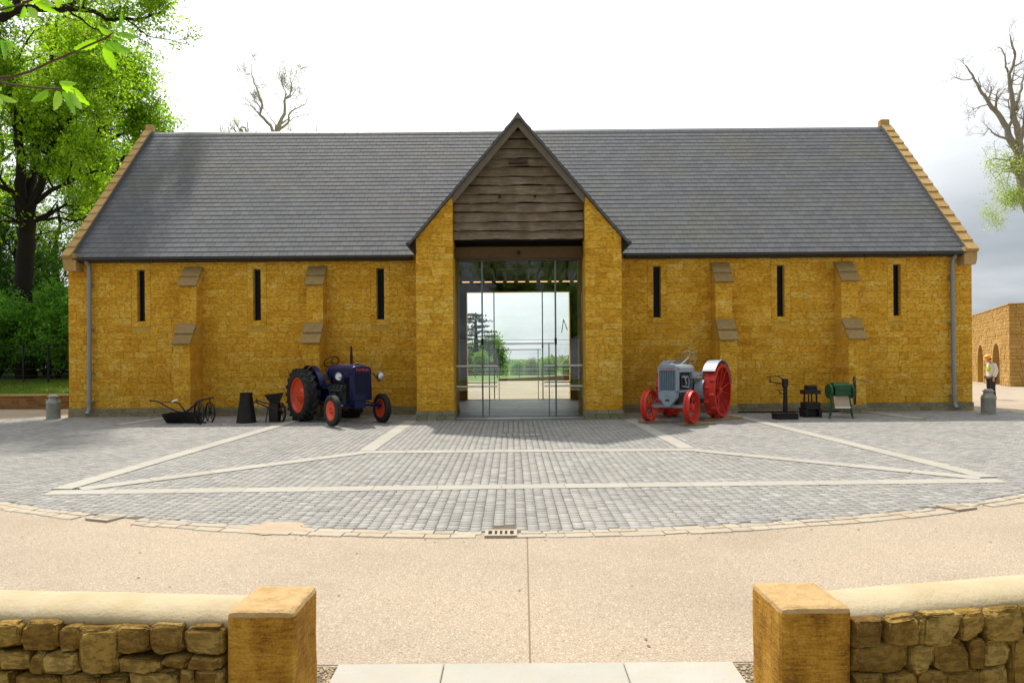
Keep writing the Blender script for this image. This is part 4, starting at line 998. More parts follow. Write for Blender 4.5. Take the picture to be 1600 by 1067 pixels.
def arc_band(mb, cx, cy, cz, r, a0, a1, x0, x1, th=.012, n=14, lip=0.0):
    """curved mudguard about an axis along x; angle measured from +y (back) up"""
    vs = []
    for i in range(n + 1):
        a = a0 + (a1 - a0) * i / n; c, s_ = math.cos(a), math.sin(a)
        for rr in (r, r + th):
            for x in (x0, x1): vs.append((x, cy + rr * c, cz + rr * s_))
    fs = []
    for i in range(n):
        q = i * 4; p = q + 4
        fs += [(q, q + 1, p + 1, p), (q + 2, p + 2, p + 3, q + 3), (q, p, p + 2, q + 2), (q + 1, q + 3, p + 3, p + 1)]
    fs += [(0, 2, 3, 1), (4 * n, 4 * n + 1, 4 * n + 3, 4 * n + 2)]
    mb.add(vs, fs)
def side_plate(mb, x0, x1, pts):
    """polygon in (y, z) given thickness along x"""
    n = len(pts); mb.add([(x0, p[0], p[1]) for p in pts] + [(x1, p[0], p[1]) for p in pts], [tuple(range(n))[::-1], tuple(range(n, 2 * n))] + [(i, (i + 1) % n, (i + 1) % n + n, i + n) for i in range(n)])
def ring(c, r, tilt, n=20, axis=(1, 0, 0)):
    M = Matrix.Translation(c) @ Matrix.Rotation(tilt, 4, Vector(axis)); return [M @ Vector((r * math.cos(2 * math.pi * i / n), r * math.sin(2 * math.pi * i / n), 0)) for i in range(n)]

# ================================================================== DARK BLUE TRACTOR
T = empty('tractor', (-5.20, 19.08, 0.0), R(40), 'dark blue tractor with rubber tyres and orange wheels, left of the porch', 'tractor')
T.location.z = -.035; WM[T.name] = Matrix.Translation(T.location) @ Matrix.Rotation(R(40), 4, 'Z')
rubber_wheel(T, -.70, 0, .70, .34, .475, -1, True); rubber_wheel(T, .70, 0, .70, .34, .475, 1, True)
rubber_wheel(T, -.70, -1.88, .385, .15, .245, -1, False); rubber_wheel(T, .70, -1.88, .385, .15, .245, 1, False)
m = MB(); m.box(-.21, .21, -1.62, -.72, .52, 1.02); m.box(-.17, .17, -1.66, -.7, .40, .52)
for i in range(4): m.tube([(-.22, -1.5 + i * .22, .98), (-.30, -1.47 + i * .22, .90)], .025, 6)
m.tube([(-.29, -1.6, .86), (-.29, -.82, .86)], .032, 8); m.box(-.30, -.2, -1.2, -1.02, .62, .8)
m.tube([(-.33, -1.35, .66), (-.2, -1.35, .66)], .055, 10); m.tube([(.24, -1.55, .9), (.24, -.85, .9)], .04, 8)
m.build('engine', M_engine, T)
m = MB(); m.box(-.24, .24, -.72, .22, .42, .92); m.tube([(-.72, 0, .72), (.72, 0, .72)], [.10, .10], 12); m.tube([(-.5, 0, .72), (-.2, 0, .72)], [.12, .2], 12); m.tube([(.2, 0, .72), (.5, 0, .72)], [.2, .12], 12)
m.box(-.2, .2, -.05, .3, .6, 1.02); m.build('transmission', M_bluep, T, bevel=.02)
def hood(mb, y0, y1, w, zb, zt, r=.12, n=6):
    pf = [(-w, zb)]
    for i in range(n + 1): a = math.pi - math.pi / 2 * i / n; pf.append((-w + r + r * math.cos(a), zt - r + r * math.sin(a)))
    pf.append((0, zt + .018))
    for i in range(n + 1): a = math.pi / 2 - math.pi / 2 * i / n; pf.append((w - r + r * math.cos(a), zt - r + r * math.sin(a)))
    pf.append((w, zb)); mb.prism(pf, y0, y1)
m = MB(); hood(m, -1.98, -.62, .245, 1.20, 1.53); m.build('bonnet', M_bluep, T, smooth=True, bevel=.012)
m = MB(); hood(m, -2.16, -1.93, .265, .62, 1.50, r=.09)
m.v = [(v[0], v[1] + (.07 * max(0, (v[2] - 1.2) / .3) ** 2 if v[1] < -2.1 else 0), v[2]) for v in m.v]
nose = m.build('radiator_cowl', M_bluep, T, smooth=True, bevel=.015)
m = MB(); m.box(-.19, .19, -2.168, -2.155, .78, 1.34); m.build('grille', M_soot, T)
for i in range(11):
    m = MB(); x = -.17 + .034 * i; m.box(x - .005, x + .005, -2.178, -2.168, .79, 1.33); m.build('grille_bar', M_bluep, T)
text('badge', 'Fordson', .105, M_red, T, Matrix.Translation((0, -2.155, 1.375)) @ Matrix.Rotation(R(72), 4, 'X'))
m = MB(); m.box(-.16, .16, -2.02, -1.74, .42, .66); m.tube([(-.66, -1.88, .45), (-.2, -1.88, .50), (.2, -1.88, .50), (.66, -1.88, .45)], .038, 8)
m.tube([(-.6, -1.88, .36), (-.6, -1.88, .56)], .035, 8); m.tube([(.6, -1.88, .36), (.6, -1.88, .56)], .035, 8); m.bar((-.6, -1.76, .5), (.6, -1.76, .5), .03, .03)
m.tube([(-.60, -1.76, .5), (-.36, -.9, .62), (-.28, -.6, .72)], .018, 6); m.tube([(.60, -1.76, .5), (.36, -.9, .62), (.28, -.6, .72)], .018, 6); m.build('front_axle', M_bluep, T)
m = MB(); m.tube([(.12, -1.30, 1.5), (.12, -1.30, 1.80)], .040, 12); m.tube([(.12, -1.30, 1.80), (.12, -1.30, 1.96), (.12, -1.28, 2.02)], .028, 12); m.build('exhaust', M_iron, T, smooth=True)
m = MB(); m.lathe([(.0, 0), (.045, 0), (.045, .03), (.02, .045)], 12, Matrix.Translation((0, -1.85, 1.54))); m.build('radiator_cap', M_iron, T)
for s in (-1, 1):
    m = MB(); m.tube([(s * .25, -1.98, 1.30), (s * .40, -1.98, 1.31), (s * .47, -1.99, 1.20), (s * .53, -2.0, 1.12), (s * .60, -2.0, 1.13)], .016, 6)
    ar = m.build('lamp_bracket', M_bluep, T)
    m = MB(); Ml = Matrix.Translation((s * .60, -2.0, 1.24)) @ Matrix.Rotation(R(90), 4, 'X'); m.lathe([(.02, -.12), (.07, -.09), (.10, -.02), (.105, .03), (.10, .04)], 18, Ml)
    hl = m.build('headlight', M_iron, T, smooth=True); m = MB(); m.lathe([(.092, .041), (.07, .052), (.0, .06)], 18, Ml); m.build('lens', M_chrome, hl, smooth=True)
m = MB(); m.tube([(-.02, -.75, 1.30), (-.02, -.42, 1.60)], .02, 8); m.tube(ring((-.02, -.40, 1.62), .21, R(-42)), .014, 6, closed=True)
for k in range(3):
    a = 2 * math.pi * k / 3 + .5; Mr = Matrix.Translation((-.02, -.40, 1.62)) @ Matrix.Rotation(R(-42), 4, 'X'); m.bar(Mr @ Vector((0, 0, 0)), Mr @ Vector((.2 * math.cos(a), .2 * math.sin(a), 0)), .018, .01)
m.build('steering_wheel', M_iron, T, smooth=True)
m = MB(); m.box(-.16, .16, -.78, -.62, .95, 1.42); m.tube([(.1, -.6, 1.0), (.14, -.5, 1.35)], .012, 6); m.tube([(-.12, -.6, 1.0), (-.2, -.42, 1.42)], .012, 6); m.lathe([(.0, 0), (.03, .01), (.0, .05)], 8, Matrix.Translation((-.2, -.42, 1.42))); m.build('dashboard', M_bluep, T)
m = MB(); sv = []
for i in range(9):
    for j in range(9):
        u_, v_ = -1 + i / 4, -1 + j / 4; sv.append((u_ * .22, .18 + v_ * .2, 1.10 + .06 * (u_ * u_) + .14 * max(0, v_) ** 2 * (1)))
m.add(sv, [(i * 9 + j, (i + 1) * 9 + j, (i + 1) * 9 + j + 1, i * 9 + j + 1) for i in range(8) for j in range(8)]); m.tube([(0, .15, 1.1), (0, .02, .9)], .03, 8); m.build('seat', M_iron, T, smooth=True)
for s in (-1, 1):
    m = MB(); xa, xb = (s * .38, s * .53); arc_band(m, 0, 0, .72, .80, R(40), R(162), min(xa, xb), max(xa, xb), n=18)
    pts = [(0 + .78 * math.cos(R(a)), .72 + .78 * math.sin(R(a))) for a in range(40, 160, 8)] + [(-.5, .85), (.35, .85)]
    side_plate(m, s * .385 - .006, s * .385 + .006, pts); m.build('mudguard', M_bluep, T, smooth=True)
    m = MB(); m.box(min(s * .22, s * .5), max(s * .22, s * .5), -.95, -.45, .52, .545); m.build('footplate', M_iron, T)

# ================================================================== GREY TRACTOR ON STEEL WHEELS
def steel_wheel(parent, x, y, r, w, spokes, side, lug, front):
    M = RX(x, y, r + (.05 if lug else .0)); h = w / 2; wh = empty_part('wheel', parent)
    t = MB(); pr = [(r - .022, -h), (r + .0, -h), (r + .0, h), (r - .022, h)]
    if front: pr = [(r - .022, -h), (r, -h), (r, -h * .3), (r + .03, -h * .22), (r + .03, -h * .12), (r, -h * .05), (r, h), (r - .022, h)]
    t.lathe(pr, 40, M, closed=True); t.lathe([(r - .07, -h * .96), (r - .01, -h * .99), (r - .01, -h * .93), (r - .07, -h * .90)], 40, M, closed=True) if not front else None
    if not front: t.lathe([(r - .07, h * .90), (r - .01, h * .93), (r - .01, h * .99), (r - .07, h * .96)], 40, M, closed=True)
    t.build('rim', M_red, wh)
    s_ = MB()
    for k in range(spokes):
        a = 2 * math.pi * k / spokes; z_in = (h * .35 if k % 2 else -h * .35); z_out = (h * .9 if k % 2 else -h * .9) if not front else 0
        s_.bar(M @ Vector((.07 * math.cos(a), .07 * math.sin(a), z_in)), M @ Vector(((r - .02) * math.cos(a), (r - .02) * math.sin(a), z_out)), .035 if not front else .022, .014)
        if not front:
            s_.bar(M @ Vector((.07 * math.cos(a), .07 * math.sin(a), -z_in)), M @ Vector(((r - .02) * math.cos(a + .12), (r - .02) * math.sin(a + .12), -z_out)), .035, .014)
    s_.lathe([(.0, -h * .55), (.085, -h * .5), (.085, h * .5), (.055, h * .75), (.0, h * .8)], 14, M); s_.build('spokes', M_red, wh)
    if lug:
        for k in range(12):
            for s2 in (-1, 1):
                a = 2 * math.pi * (k + (.25 if s2 > 0 else -.25)) / 12; l = MB()
                c, sn = math.cos(a), math.sin(a); er = Vector((c, sn, 0)); et = Vector((-sn, c, 0)); ez = Vector((0, 0, 1)); o_ = er * r + ez * s2 * h * .5
                vs = [o_ - et * .05 - ez * h * .42, o_ + et * .05 - ez * h * .42, o_ + et * .05 + ez * h * .42, o_ - et * .05 + ez * h * .42]
                vs += [o_ + er * .055 + et * .0 - ez * h * .42, o_ + er * .055 + et * .01 + ez * h * .42]
                l.add([M @ v for v in vs], [(3, 2, 1, 0), (0, 1, 4), (1, 2, 5, 4), (2, 3, 5), (3, 0, 4, 5)]); l.build('lug', M_red, wh)
    return wh
G = empty('tractor', (4.95, 18.62, -.0), R(-35), 'grey old tractor on red spoked steel wheels, right of the porch', 'tractor')
G.location.z = -.005; WM[G.name] = Matrix.Translation(G.location) @ Matrix.Rotation(R(-35), 4, 'Z')
for s in (-1, 1):
    steel_wheel(G, s * .66, 0, .70, .30, 10, s, True, False); steel_wheel(G, s * .56, -1.68, .40, .15, 10, s, False, True)
m = MB(); m.tube([(-.5, -1.68, .40), (.5, -1.68, .40)], .03, 10); m.bar((-.48, -1.68, .40), (.48, -1.68, .40), .06, .075); m.bar((-.5, -1.54, .46), (.5, -1.54, .46), .025, .025)
m.bar((-.45, -1.68, .38), (-.1, -.9, .42), .03, .03); m.bar((.45, -1.68, .38), (.1, -.9, .42), .03, .03); m.bar((-.5, -1.52, .5), (-.3, -.7, .8), .025, .025); m.build('front_axle', M_greyp, G)
# radiator: frame, core, top tank, tapering lower casting
m = MB(); yR0, yR1 = -1.86, -1.66
m.box(-.245, -.21, yR0, yR1, .78, 1.36); m.box(.21, .245, yR0, yR1, .78, 1.36); m.box(-.21, .21, yR0 + .001, yR1, .76, .80)
m.prism([(-.245, 1.30), (.245, 1.30), (.245, 1.39), (.18, 1.455), (.0, 1.48), (-.18, 1.455), (-.245, 1.39)], yR0 - .008, yR1)
m.prism([(-.245, .76), (-.235, .62), (-.06, .40), (.06, .40), (.235, .62), (.245, .76)], yR0 - .004, yR1 - .04); m.build('radiator', M_greyp, G, bevel=.008)
m = MB(); m.box(-.21, .21, yR0 + .02, yR1 - .02, .80, 1.30); co = m.build('radiator_core', M_core, G)
for i in range(9):
    m = MB(); x = -.188 + .047 * i; m.box(x - .004, x + .004, yR0 + .012, yR0 + .02, .80, 1.30); m.build('tube', M_greyp, co)
text('badge', 'McCormick-Deering', .047, M_red, G, Matrix.Translation((0, yR0 - .010, 1.335)) @ Matrix.Rotation(R(90), 4, 'X'))
m = MB(); m.prism([(-.05, .54), (.05, .54), (.05, .58), (-.05, .58)], yR0 - .02, yR0 - .003); m.build('crank_bracket', M_engine, G)
m = MB(); m.lathe([(.0, 0), (.04, 0), (.04, .03), (.015, .05)], 10, Matrix.Translation((0, -1.76, 1.475))); m.tube([(-.06, -1.76, 1.50), (.06, -1.76, 1.50)], .012, 6); m.build('radiator_cap', M_engine, G)
m = MB(); m.prism([(-.25, 1.25), (-.25, 1.36), (-.19, 1.43), (0, 1.455), (.19, 1.43), (.25, 1.36), (.25, 1.25)], yR1, -.62); m.build('hood', M_pale, G, bevel=.01)
m = MB(); m.box(-.25, .25, -.80, -.62, .78, 1.25); m.box(-.245, .245, -1.66, -.62, .74, .80); m.build('engine_cover', M_greyp, G, bevel=.008)
m = MB(); m.box(-.17, .17, -1.62, -.82, .78, 1.22)
for yy in (-1.5, -1.3, -1.1, -.95): m.tube([(.17, yy, 1.12), (.22, yy, 1.12), (.23, yy + .03, .92)], .03, 8)
m.build('engine', M_engine, G)
m = MB(); m.tube(ring((.235, -1.13, 1.0), .14, R(90), axis=(0, 1, 0)), .022, 8, closed=True); m.tube([(.24, -1.5, 1.12), (.245, -1.35, 1.15), (.245, -1.2, .95)], .026, 8); m.tube([(.22, -1.45, .9), (.24, -1.0, .85)], .02, 8); m.build('manifold', M_greyp, G, smooth=True)
m = MB(); m.prism([(-.24, .74), (-.22, .50), (-.1, .36), (.1, .36), (.22, .50), (.24, .74)], -1.62, -.2); m.box(-.27, .27, -.55, .32, .40, .98); m.tube([(-.6, 0, .75), (.6, 0, .75)], .10, 12); m.build('gearbox', M_engine, G, bevel=.015)
m = MB(); m.lathe([(.0, -.11), (.10, -.11), (.10, -.04), (.235, -.04), (.245, -.11), (.25, -.11), (.25, .11), (.24, .11), (.23, .0), (.1, .0), (.1, .08), (.0, .08)], 26, RX(.44, -.62, .80)); m.build('belt_pulley', M_greyp, G, smooth=True)
m = MB(); m.tube([(.0, -1.05, 1.40), (.05, -.50, 1.62)], .022, 8); Mr = Matrix.Translation((.05, -.48, 1.63)) @ Matrix.Rotation(R(-58), 4, 'X')
m.tube([Mr @ Vector((.20 * math.cos(k * math.pi / 12), .20 * math.sin(k * math.pi / 12), 0)) for k in range(24)], .011, 6, closed=True)
for k in range(4): a = k * math.pi / 2 + .4; m.bar(Mr @ Vector((0, 0, 0)), Mr @ Vector((.2 * math.cos(a), .2 * math.sin(a), 0)), .02, .008)
m.build('steering_wheel', M_greyp, G, smooth=True)
for s in (-1, 1):
    m = MB(); xs_ = sorted((s * .46, s * .80)); arc_band(m, 0, 0, .75, .80, R(12), R(140), xs_[0], xs_[1], n=20)
    m.box(xs_[0], s * .46 if s > 0 else xs_[1], -.9, -.69, 1.14, 1.16) if False else None
    side_plate(m, s * .46 - .005, s * .46 + .005, [(.80 * math.cos(R(a)), .75 + .80 * math.sin(R(a))) for a in range(12, 152, 7)] + [(-.5, 1.0), (.6, .9)])
    m.box(min(s * .25, s * .46), max(s * .25, s * .46), -.95, -.3, 1.10, 1.12); m.build('mudguard', M_pale, G, smooth=True)
m = MB(); sv = []
for i in range(7):
    for j in range(7):
        u_, v_ = -1 + i / 3, -1 + j / 3; sv.append((u_ * .2, .25 + v_ * .18, 1.12 + .05 * u_ * u_ + .1 * max(0, v_) ** 2))
m.add(sv, [(i * 7 + j, (i + 1) * 7 + j, (i + 1) * 7 + j + 1, i * 7 + j + 1) for i in range(6) for j in range(6)]); m.tube([(0, .25, 1.12), (0, .05, .9)], .025, 6); m.build('seat', M_greyp, G, smooth=True)
# loose boards under the steel wheels
for (a, c, w, lab) in (((3.25, 17.42), (3.95, 17.62), .20, 'short rough board under the front left steel wheel'), ((4.15, 16.88), (5.05, 17.12), .20, 'rough board under the front right steel wheel'),
                       ((5.0, 17.98), (6.15, 18.45), .26, 'long rough board under the big rear steel wheel'), ((3.85, 18.9), (4.5, 19.15), .24, 'rough board under the hidden rear steel wheel')):
    a = Vector((*a, 0)); c = Vector((*c, 0)); o_ = MB(); L = (c - a).length; n = 8
    up = [(L * i / n, w / 2 + .02 * noise.noise(Vector((i * .9, L * 7, 0)))) for i in range(n + 1)]; dn = [(L * i / n, -w / 2 + .02 * noise.noise(Vector((i * .9, L * 3, 4)))) for i in range(n + 1)][::-1]
    P = up + dn; k = len(P); o_.add([(p[0], p[1], .055) for p in P] + [(p[0], p[1], .0) for p in P], [tuple(range(k))[::-1], tuple(range(k, 2 * k))] + [(i, (i + 1) % k, (i + 1) % k + k, i + k) for i in range(k)])
    ob = o_.build('wooden_board', M_plank, bevel=.004); ob.location = (a.x, a.y, gz(a.y) + .016); ob.rotation_euler = (0, 0, math.atan2(c.y - a.y, c.x - a.x)); put(ob, None, lab, 'board', 'boards under the steel wheels')

# ================================================================== SMALL FARM IMPLEMENTS
# milk churns
for x, y, lab in ((-13.28, 19.75, 'dented grey milk churn at the left end of the barn'), (13.32, 19.1, 'dull grey milk churn at the right end of the barn')):
    t = empty('milk_churn', (x, y, gz(y)), .3, lab, 'milk churn', 'milk churns at the barn ends')
    m = MB(); m.lathe([(.17, 0), (.185, .01), (.185, .03), (.18, .035), (.18, .44), (.184, .45), (.184, .47), (.18, .48), (.165, .525), (.125, .565), (.118, .59), (.118, .625), (.135, .64)], 28); m.build('body', M_churn, t, smooth=True)
    m = MB(); m.lathe([(.14, .64), (.145, .65), (.145, .665), (.11, .675), (.105, .70), (.09, .712), (0, .712)], 28); m.build('lid', M_churn, t, smooth=True)
    for s in (-1, 1):
        m = MB(); m.tube([(s * .14, 0, .55), (s * .19, 0, .57), (s * .195, 0, .52), (s * .175, 0, .48)], .009, 6); m.build('handle', M_churn, t)
# horse plough; x to the right, origin under the two wheels
pl = empty('horse_plough', (-8.35, 18.25, gz(18.25)), 0, 'rusty walking plough with two iron wheels and long curved handles', 'plough')
def at_l(x, y, Y, o): v = at(x, y, Y) - Vector(o); return v
PO = (-8.35, 18.25, gz(18.25))
def L_(x, y, dy=0): return at_l(x, y, 18.25 + dy, PO)
m = MB()
m.tube([L_(233, 625.5, .25), L_(246, 627, .22), L_(258, 634, .15), L_(272, 641, .05), L_(290, 647)], [.022, .022, .02, .022, .025], 7); m.tube([L_(268, 627, -.25), L_(279, 630, -.2), L_(288, 642, -.08), L_(293, 648, 0)], [.02, .018, .018, .02], 7)
m.tube([L_(252, 629, .2), L_(268, 627, -.2)], .012, 6); hd = m.build('handle', M_rust, pl)
m = MB(); q = at_l(272.5, 625.5, 18.05, PO); m.tube([L_(268.3, 627.3, -.25), L_(276.5, 624.6, -.25)], [.024, .024], 8); m.build('white_grip', M_white, pl)
m = MB(); m.tube([L_(288, 646), L_(302, 634), L_(308, 627), L_(318, 623.5), L_(334, 621)], [.035, .035, .03, .03, .022], 7); m.tube([L_(326, 621.5, -.12), L_(326, 621.5, .2)], .02, 6); m.build('beam', M_rust, pl)
# twisted mouldboard
sv = []; nu, nv = 10, 5
for i in range(nu):
    for j in range(nv):
        u_ = i / (nu - 1); v_ = j / (nv - 1); x = .62 - 1.0 * u_; tw = u_ * 1.1
        zz = .02 + v_ * (.26 + .06 * math.sin(u_ * 3)) * math.cos(tw * .3); yy = -.05 - v_ * .30 * math.sin(tw) + .1 * u_
        sv.append((x - .55, yy, zz))
m = MB(); n0 = len(sv); sv2 = [(a, b_ + .012, c) for a, b_, c in sv]
fs = [(i * nv + j, (i + 1) * nv + j, (i + 1) * nv + j + 1, i * nv + j + 1) for i in range(nu - 1) for j in range(nv - 1)]
m.add(sv, fs); m.add(sv2, [f[::-1] for f in fs]); m.bar((-.98, .1, .12), (-.7, .05, .12), .03, .03); m.bar((-.75, .06, .03), (.15, .02, .03), .05, .05); m.bar((-.25, .03, .03), (-.1, .02, .35), .05, .07); m.build('mouldboard', M_iron, pl, smooth=True)
for (px_, py_, rr, dy, zt_) in ((310.5, 648, .30, -.25, 627), (327.5, 645.5, .28, .28, 622)):
    c = L_(px_, py_, dy); c.z = rr + .005; wM = Matrix.Translation(c) @ Matrix.Rotation(R(-42), 4, 'Z') @ Matrix.Rotation(R(90), 4, 'X')
    m = MB(); m.lathe([(rr - .015, -.02), (rr, -.02), (rr, .02), (rr - .015, .02)], 28, wM, closed=True); m.lathe([(0, -.05), (.04, -.05), (.04, .05), (0, .05)], 10, wM)
    for k in range(6): a = k * math.pi / 3; m.bar(wM @ Vector((0, 0, 0)), wM @ Vector(((rr - .01) * math.cos(a), (rr - .01) * math.sin(a), 0)), .018, .012)
    m.bar(c, (c.x, c.y, L_(px_, zt_).z), .03, .02); m.build('wheel', M_iron, pl)
# black cone
cn = MB(); cn.lathe([(.255, 0), (.262, .01), (.262, .04), (.252, .045), (.155, .74), (.165, .76), (.165, .80), (.14, .80), (.13, .70)], 30); o = cn.build('metal_cone', M_iron, smooth=True)
o.location = (-7.15, 18.35, gz(18.35) + .014); put(o, None, 'tall black tapering metal cone standing beside the hopper barrow', 'metal cone')
# hopper barrow
hb_ = empty('hopper_barrow', (-6.60, 18.45, gz(18.45)), 0, 'black seed hopper on a small spoked wheel with two wooden shafts', 'barrow')
HO = (-6.60, 18.45, gz(18.45))
def H_(x, y, dy=0): return at_l(x, y, 18.45 + dy, HO)
m = MB(); tp = [H_(412.5, 618, -.22), H_(443.5, 613, -.22), H_(443.5, 613, .22), H_(414, 616, .22)]; bt_ = [H_(422, 630, -.1), H_(436, 630, -.1), H_(436, 630, .1), H_(422, 630, .1)]
inn = [v + Vector(((.015 if v.x < .2 else -.015), (.015 if v.y < 0 else -.015), 0)) for v in tp]
m.add(tp + bt_ + inn, [(4, 5, 1, 0), (5, 6, 2, 1), (6, 7, 3, 2), (7, 4, 0, 3), (0, 1, 9, 8), (1, 2, 10, 9), (2, 3, 11, 10), (3, 0, 8, 11), (7, 6, 5, 4), (8, 9, 5, 4), (9, 10, 6, 5), (10, 11, 7, 6), (11, 8, 4, 7)]); m.build('hopper', M_iron, hb_)
m = MB(); a = H_(421.5, 630); c = H_(436, 657); m.box(a.x, c.x, -.12, .12, .02, a.z + .01); m.build('chute', M_iron, hb_, bevel=.01)
m = MB(); m.tube([H_(395.5, 628, -.22), H_(400, 629, -.22), H_(421, 637, -.14), H_(440, 640, -.06)], .022, 7); m.tube([H_(398, 625.5, .25), H_(421, 631, .18), H_(446, 636, .08)], .022, 7); m.tube([H_(400.5, 629, -.22), H_(400.5, 622, -.22)], .016, 6); m.build('shaft', M_rust, hb_)
for dy in (-.15, .2):
    m = MB(); m.bar(H_(418, 637, dy), (H_(414.5, 650, dy).x, dy, .01), .025, .02); m.build('leg', M_iron, hb_)
c = H_(438.5, 645); c.z = .27; wM = Matrix.Translation(c) @ Matrix.Rotation(R(-47), 4, 'Z') @ Matrix.Rotation(R(90), 4, 'X'); m = MB()
m.lathe([(.245, -.025), (.265, -.025), (.265, .025), (.245, .025)], 28, wM, closed=True); m.lathe([(0, -.06), (.04, -.06), (.04, .06), (0, .06)], 10, wM)
for k in range(6): a_ = k * math.pi / 3 + .3; m.bar(wM @ Vector((0, 0, 0)), wM @ Vector((.25 * math.cos(a_), .25 * math.sin(a_), 0)), .018, .014)
m.build('wheel', M_iron, hb_)
# platform weighing scale
SO = (7.25, 18.35, gz(18.35)); ps = empty('platform_scale', SO, 0, 'black iron platform weighing scale with tall post and beam arms', 'scales')
def S_(x, y, dy=.12): return at_l(x, y, 18.35 + dy, SO)
m = MB(); m.box(-.28, .31, -.32, .02, .0, .15); m.build('platform', M_iron, ps, bevel=.01); m = MB(); m.box(-.30, .33, -.34, .04, .15, .17); m.build('platform_plate', M_iron, ps, bevel=.005)
m = MB(); p0 = S_(1226.5, 640); p1 = S_(1227, 592); m.prism([(p0.x - .055, .0), (p0.x + .055, .0), (p1.x + .035, p1.z), (p1.x - .035, p1.z)], .08, .16); m.build('post', M_iron, ps)
m = MB(); a = S_(1223, 604); c = S_(1230.3, 591.5); m.prism([(a.x + .03, a.z - .04), (c.x - .03, a.z - .04), (c.x, a.z + .03), (c.x, c.z), (a.x - .0, c.z), (a.x, a.z + .03)], .06, .19); m.build('head_box', M_iron, ps, bevel=.005)
m = MB(); m.bar(S_(1198, 589), S_(1224, 586.3), .03, .022); m.bar(S_(1216, 588.5), S_(1224, 592.5), .02, .03); m.bar(S_(1203.3, 588.5), S_(1203.3, 597), .02, .02); m.bar(S_(1201, 596.5), S_(1224, 599.5), .03, .035); m.bar(S_(1213.5, 599), S_(1213.5, 604), .012, .012)
m.bar(S_(1212, 609.5), S_(1225, 609.5), .03, .02); m.tube([S_(1216, 610), S_(1219, 614), S_(1225, 615.5)], .012, 6); m.build('beam', M_iron, ps)
# black press
KO = (8.33, 18.72, gz(18.72)); kp_ = empty('iron_press', KO, 0, 'small black iron press with round-topped head on four rods', 'press')
def K_(x, y, dy=0): return at_l(x, y, 18.72 + dy, KO)
a, c = K_(1258.5, 609), K_(1274.5, 602); m = MB(); m.box(a.x, c.x, -.12, .12, a.z, c.z); m.build('head', M_iron, kp_, bevel=.03, seg=3)
a, c = K_(1253.5, 615.5), K_(1278, 609); m = MB(); m.box(a.x, c.x, -.17, .17, a.z, c.z + .003); m.build('crosshead', M_iron, kp_, bevel=.01)
for xx, dy in ((1256, -.14), (1263, -.05), (1268, -.05), (1276, -.14), (1257, .14), (1275, .14)):
    q = K_(xx, 616, dy); q2 = K_(xx, 629, dy); m = MB(); m.tube([q, (q.x, q.y, q2.z)], .018, 8); m.build('rod', M_iron, kp_)
a, c = K_(1254.5, 652), K_(1277.5, 628); m = MB(); m.box(a.x, c.x, -.19, .19, .22, c.z); m.box(a.x - .03, a.x + .06, -.2, .2, .0, .22); m.box(c.x - .06, c.x + .03, -.2, .2, .0, .22); m.box(a.x + .06, c.x - .06, -.1, .1, .03, .2); m.build('press_body', M_iron, kp_, bevel=.012)
m = MB(); m.tube([K_(1250, 645), K_(1249.5, 638)], .02, 6); m.tube([K_(1247.5, 637.5), K_(1251.5, 637.5)], .02, 6); m.tube([K_(1250, 645), K_(1256, 646)], .014, 6); m.build('lever', M_iron, kp_)
# green root cutter
EO = (9.10, 18.52, gz(18.52)); rc = empty('root_cutter', EO, 0, 'green painted hand-cranked root cutter on splayed iron legs with tall flywheel', 'root cutter')
def E_(x, y, dy=0): return at_l(x, y, 18.52 + dy, EO)
a, c = E_(1299.5, 617), E_(1324.5, 599); m = MB(); hood_w = (c.x - a.x) / 2; xm_ = (a.x + c.x) / 2
m.box(a.x, c.x, -.20, .20, a.z, c.z - .1); m.tube([(a.x, 0, c.z - .16), (c.x, 0, c.z - .16)], .19, 18); m.build('drum_housing', M_green, rc, smooth=True, bevel=.006)
m = MB(); m.box(a.x + .02, c.x - .02, -.225, -.19, c.z - .17, c.z - .03); m.box(a.x + .01, c.x - .01, -.24, -.19, a.z, a.z + .03); m.build('feed_door', M_green, rc, bevel=.005)
for xx in (1295.2, 1328.2):
    q = E_(xx, 611); m = MB(); m.lathe([(.0, -.02), (.05, -.035), (.06, -.02), (.15, -.02), (.195, -.028), (.20, .028), (.15, .02), (.0, .02)], 22, Matrix.Translation(q) @ Matrix.Rotation(R(90), 4, 'Y')); m.build('side_disc', M_green, rc, smooth=True)
for xt, xb_, dy, dyb in ((1298.5, 1295.5, -.16, -.28), (1326.5, 1332.5, -.16, -.28), (1299.5, 1297, .16, .28), (1325.5, 1330.5, .16, .28)):
    q = E_(xt, 618, dy); e = E_(xb_, 652, dyb); e.z = .012; m = MB(); m.tube([q, (q * .6 + e * .4), e], [.03, .022, .02], 7); m.box(e.x - .04, e.x + .04, e.y - .04, e.y + .04, 0, .015); m.build('leg', M_green, rc)
a, c = E_(1301.5, 637.5, -.15), E_(1322.5, 618, -.05); m = MB(); m.add([(a.x, -.16, c.z), (c.x, -.16, c.z), (c.x, -.24, a.z + .03), (a.x, -.24, a.z + .03), (a.x, -.17, c.z - .005), (c.x, -.17, c.z - .005), (c.x, -.252, a.z + .03), (a.x, -.252, a.z + .03)], [(0, 1, 2, 3), (4, 7, 6, 5), (0, 3, 7, 4), (1, 5, 6, 2), (0, 4, 5, 1)]); m.build('chute_board', M_cloth, rc)
m = MB(); m.box(a.x, c.x, -.275, -.235, a.z - .0, a.z + .045); m.build('chute_lip', M_white, rc)
q = E_(1335, 609.5); m = MB(); wM = Matrix.Translation(q) @ Matrix.Rotation(R(-22), 4, 'Z') @ Matrix.Rotation(R(90), 4, 'Y'); m.lathe([(.36, -.014), (.395, -.014), (.395, .014), (.36, .014)], 32, wM, closed=True)
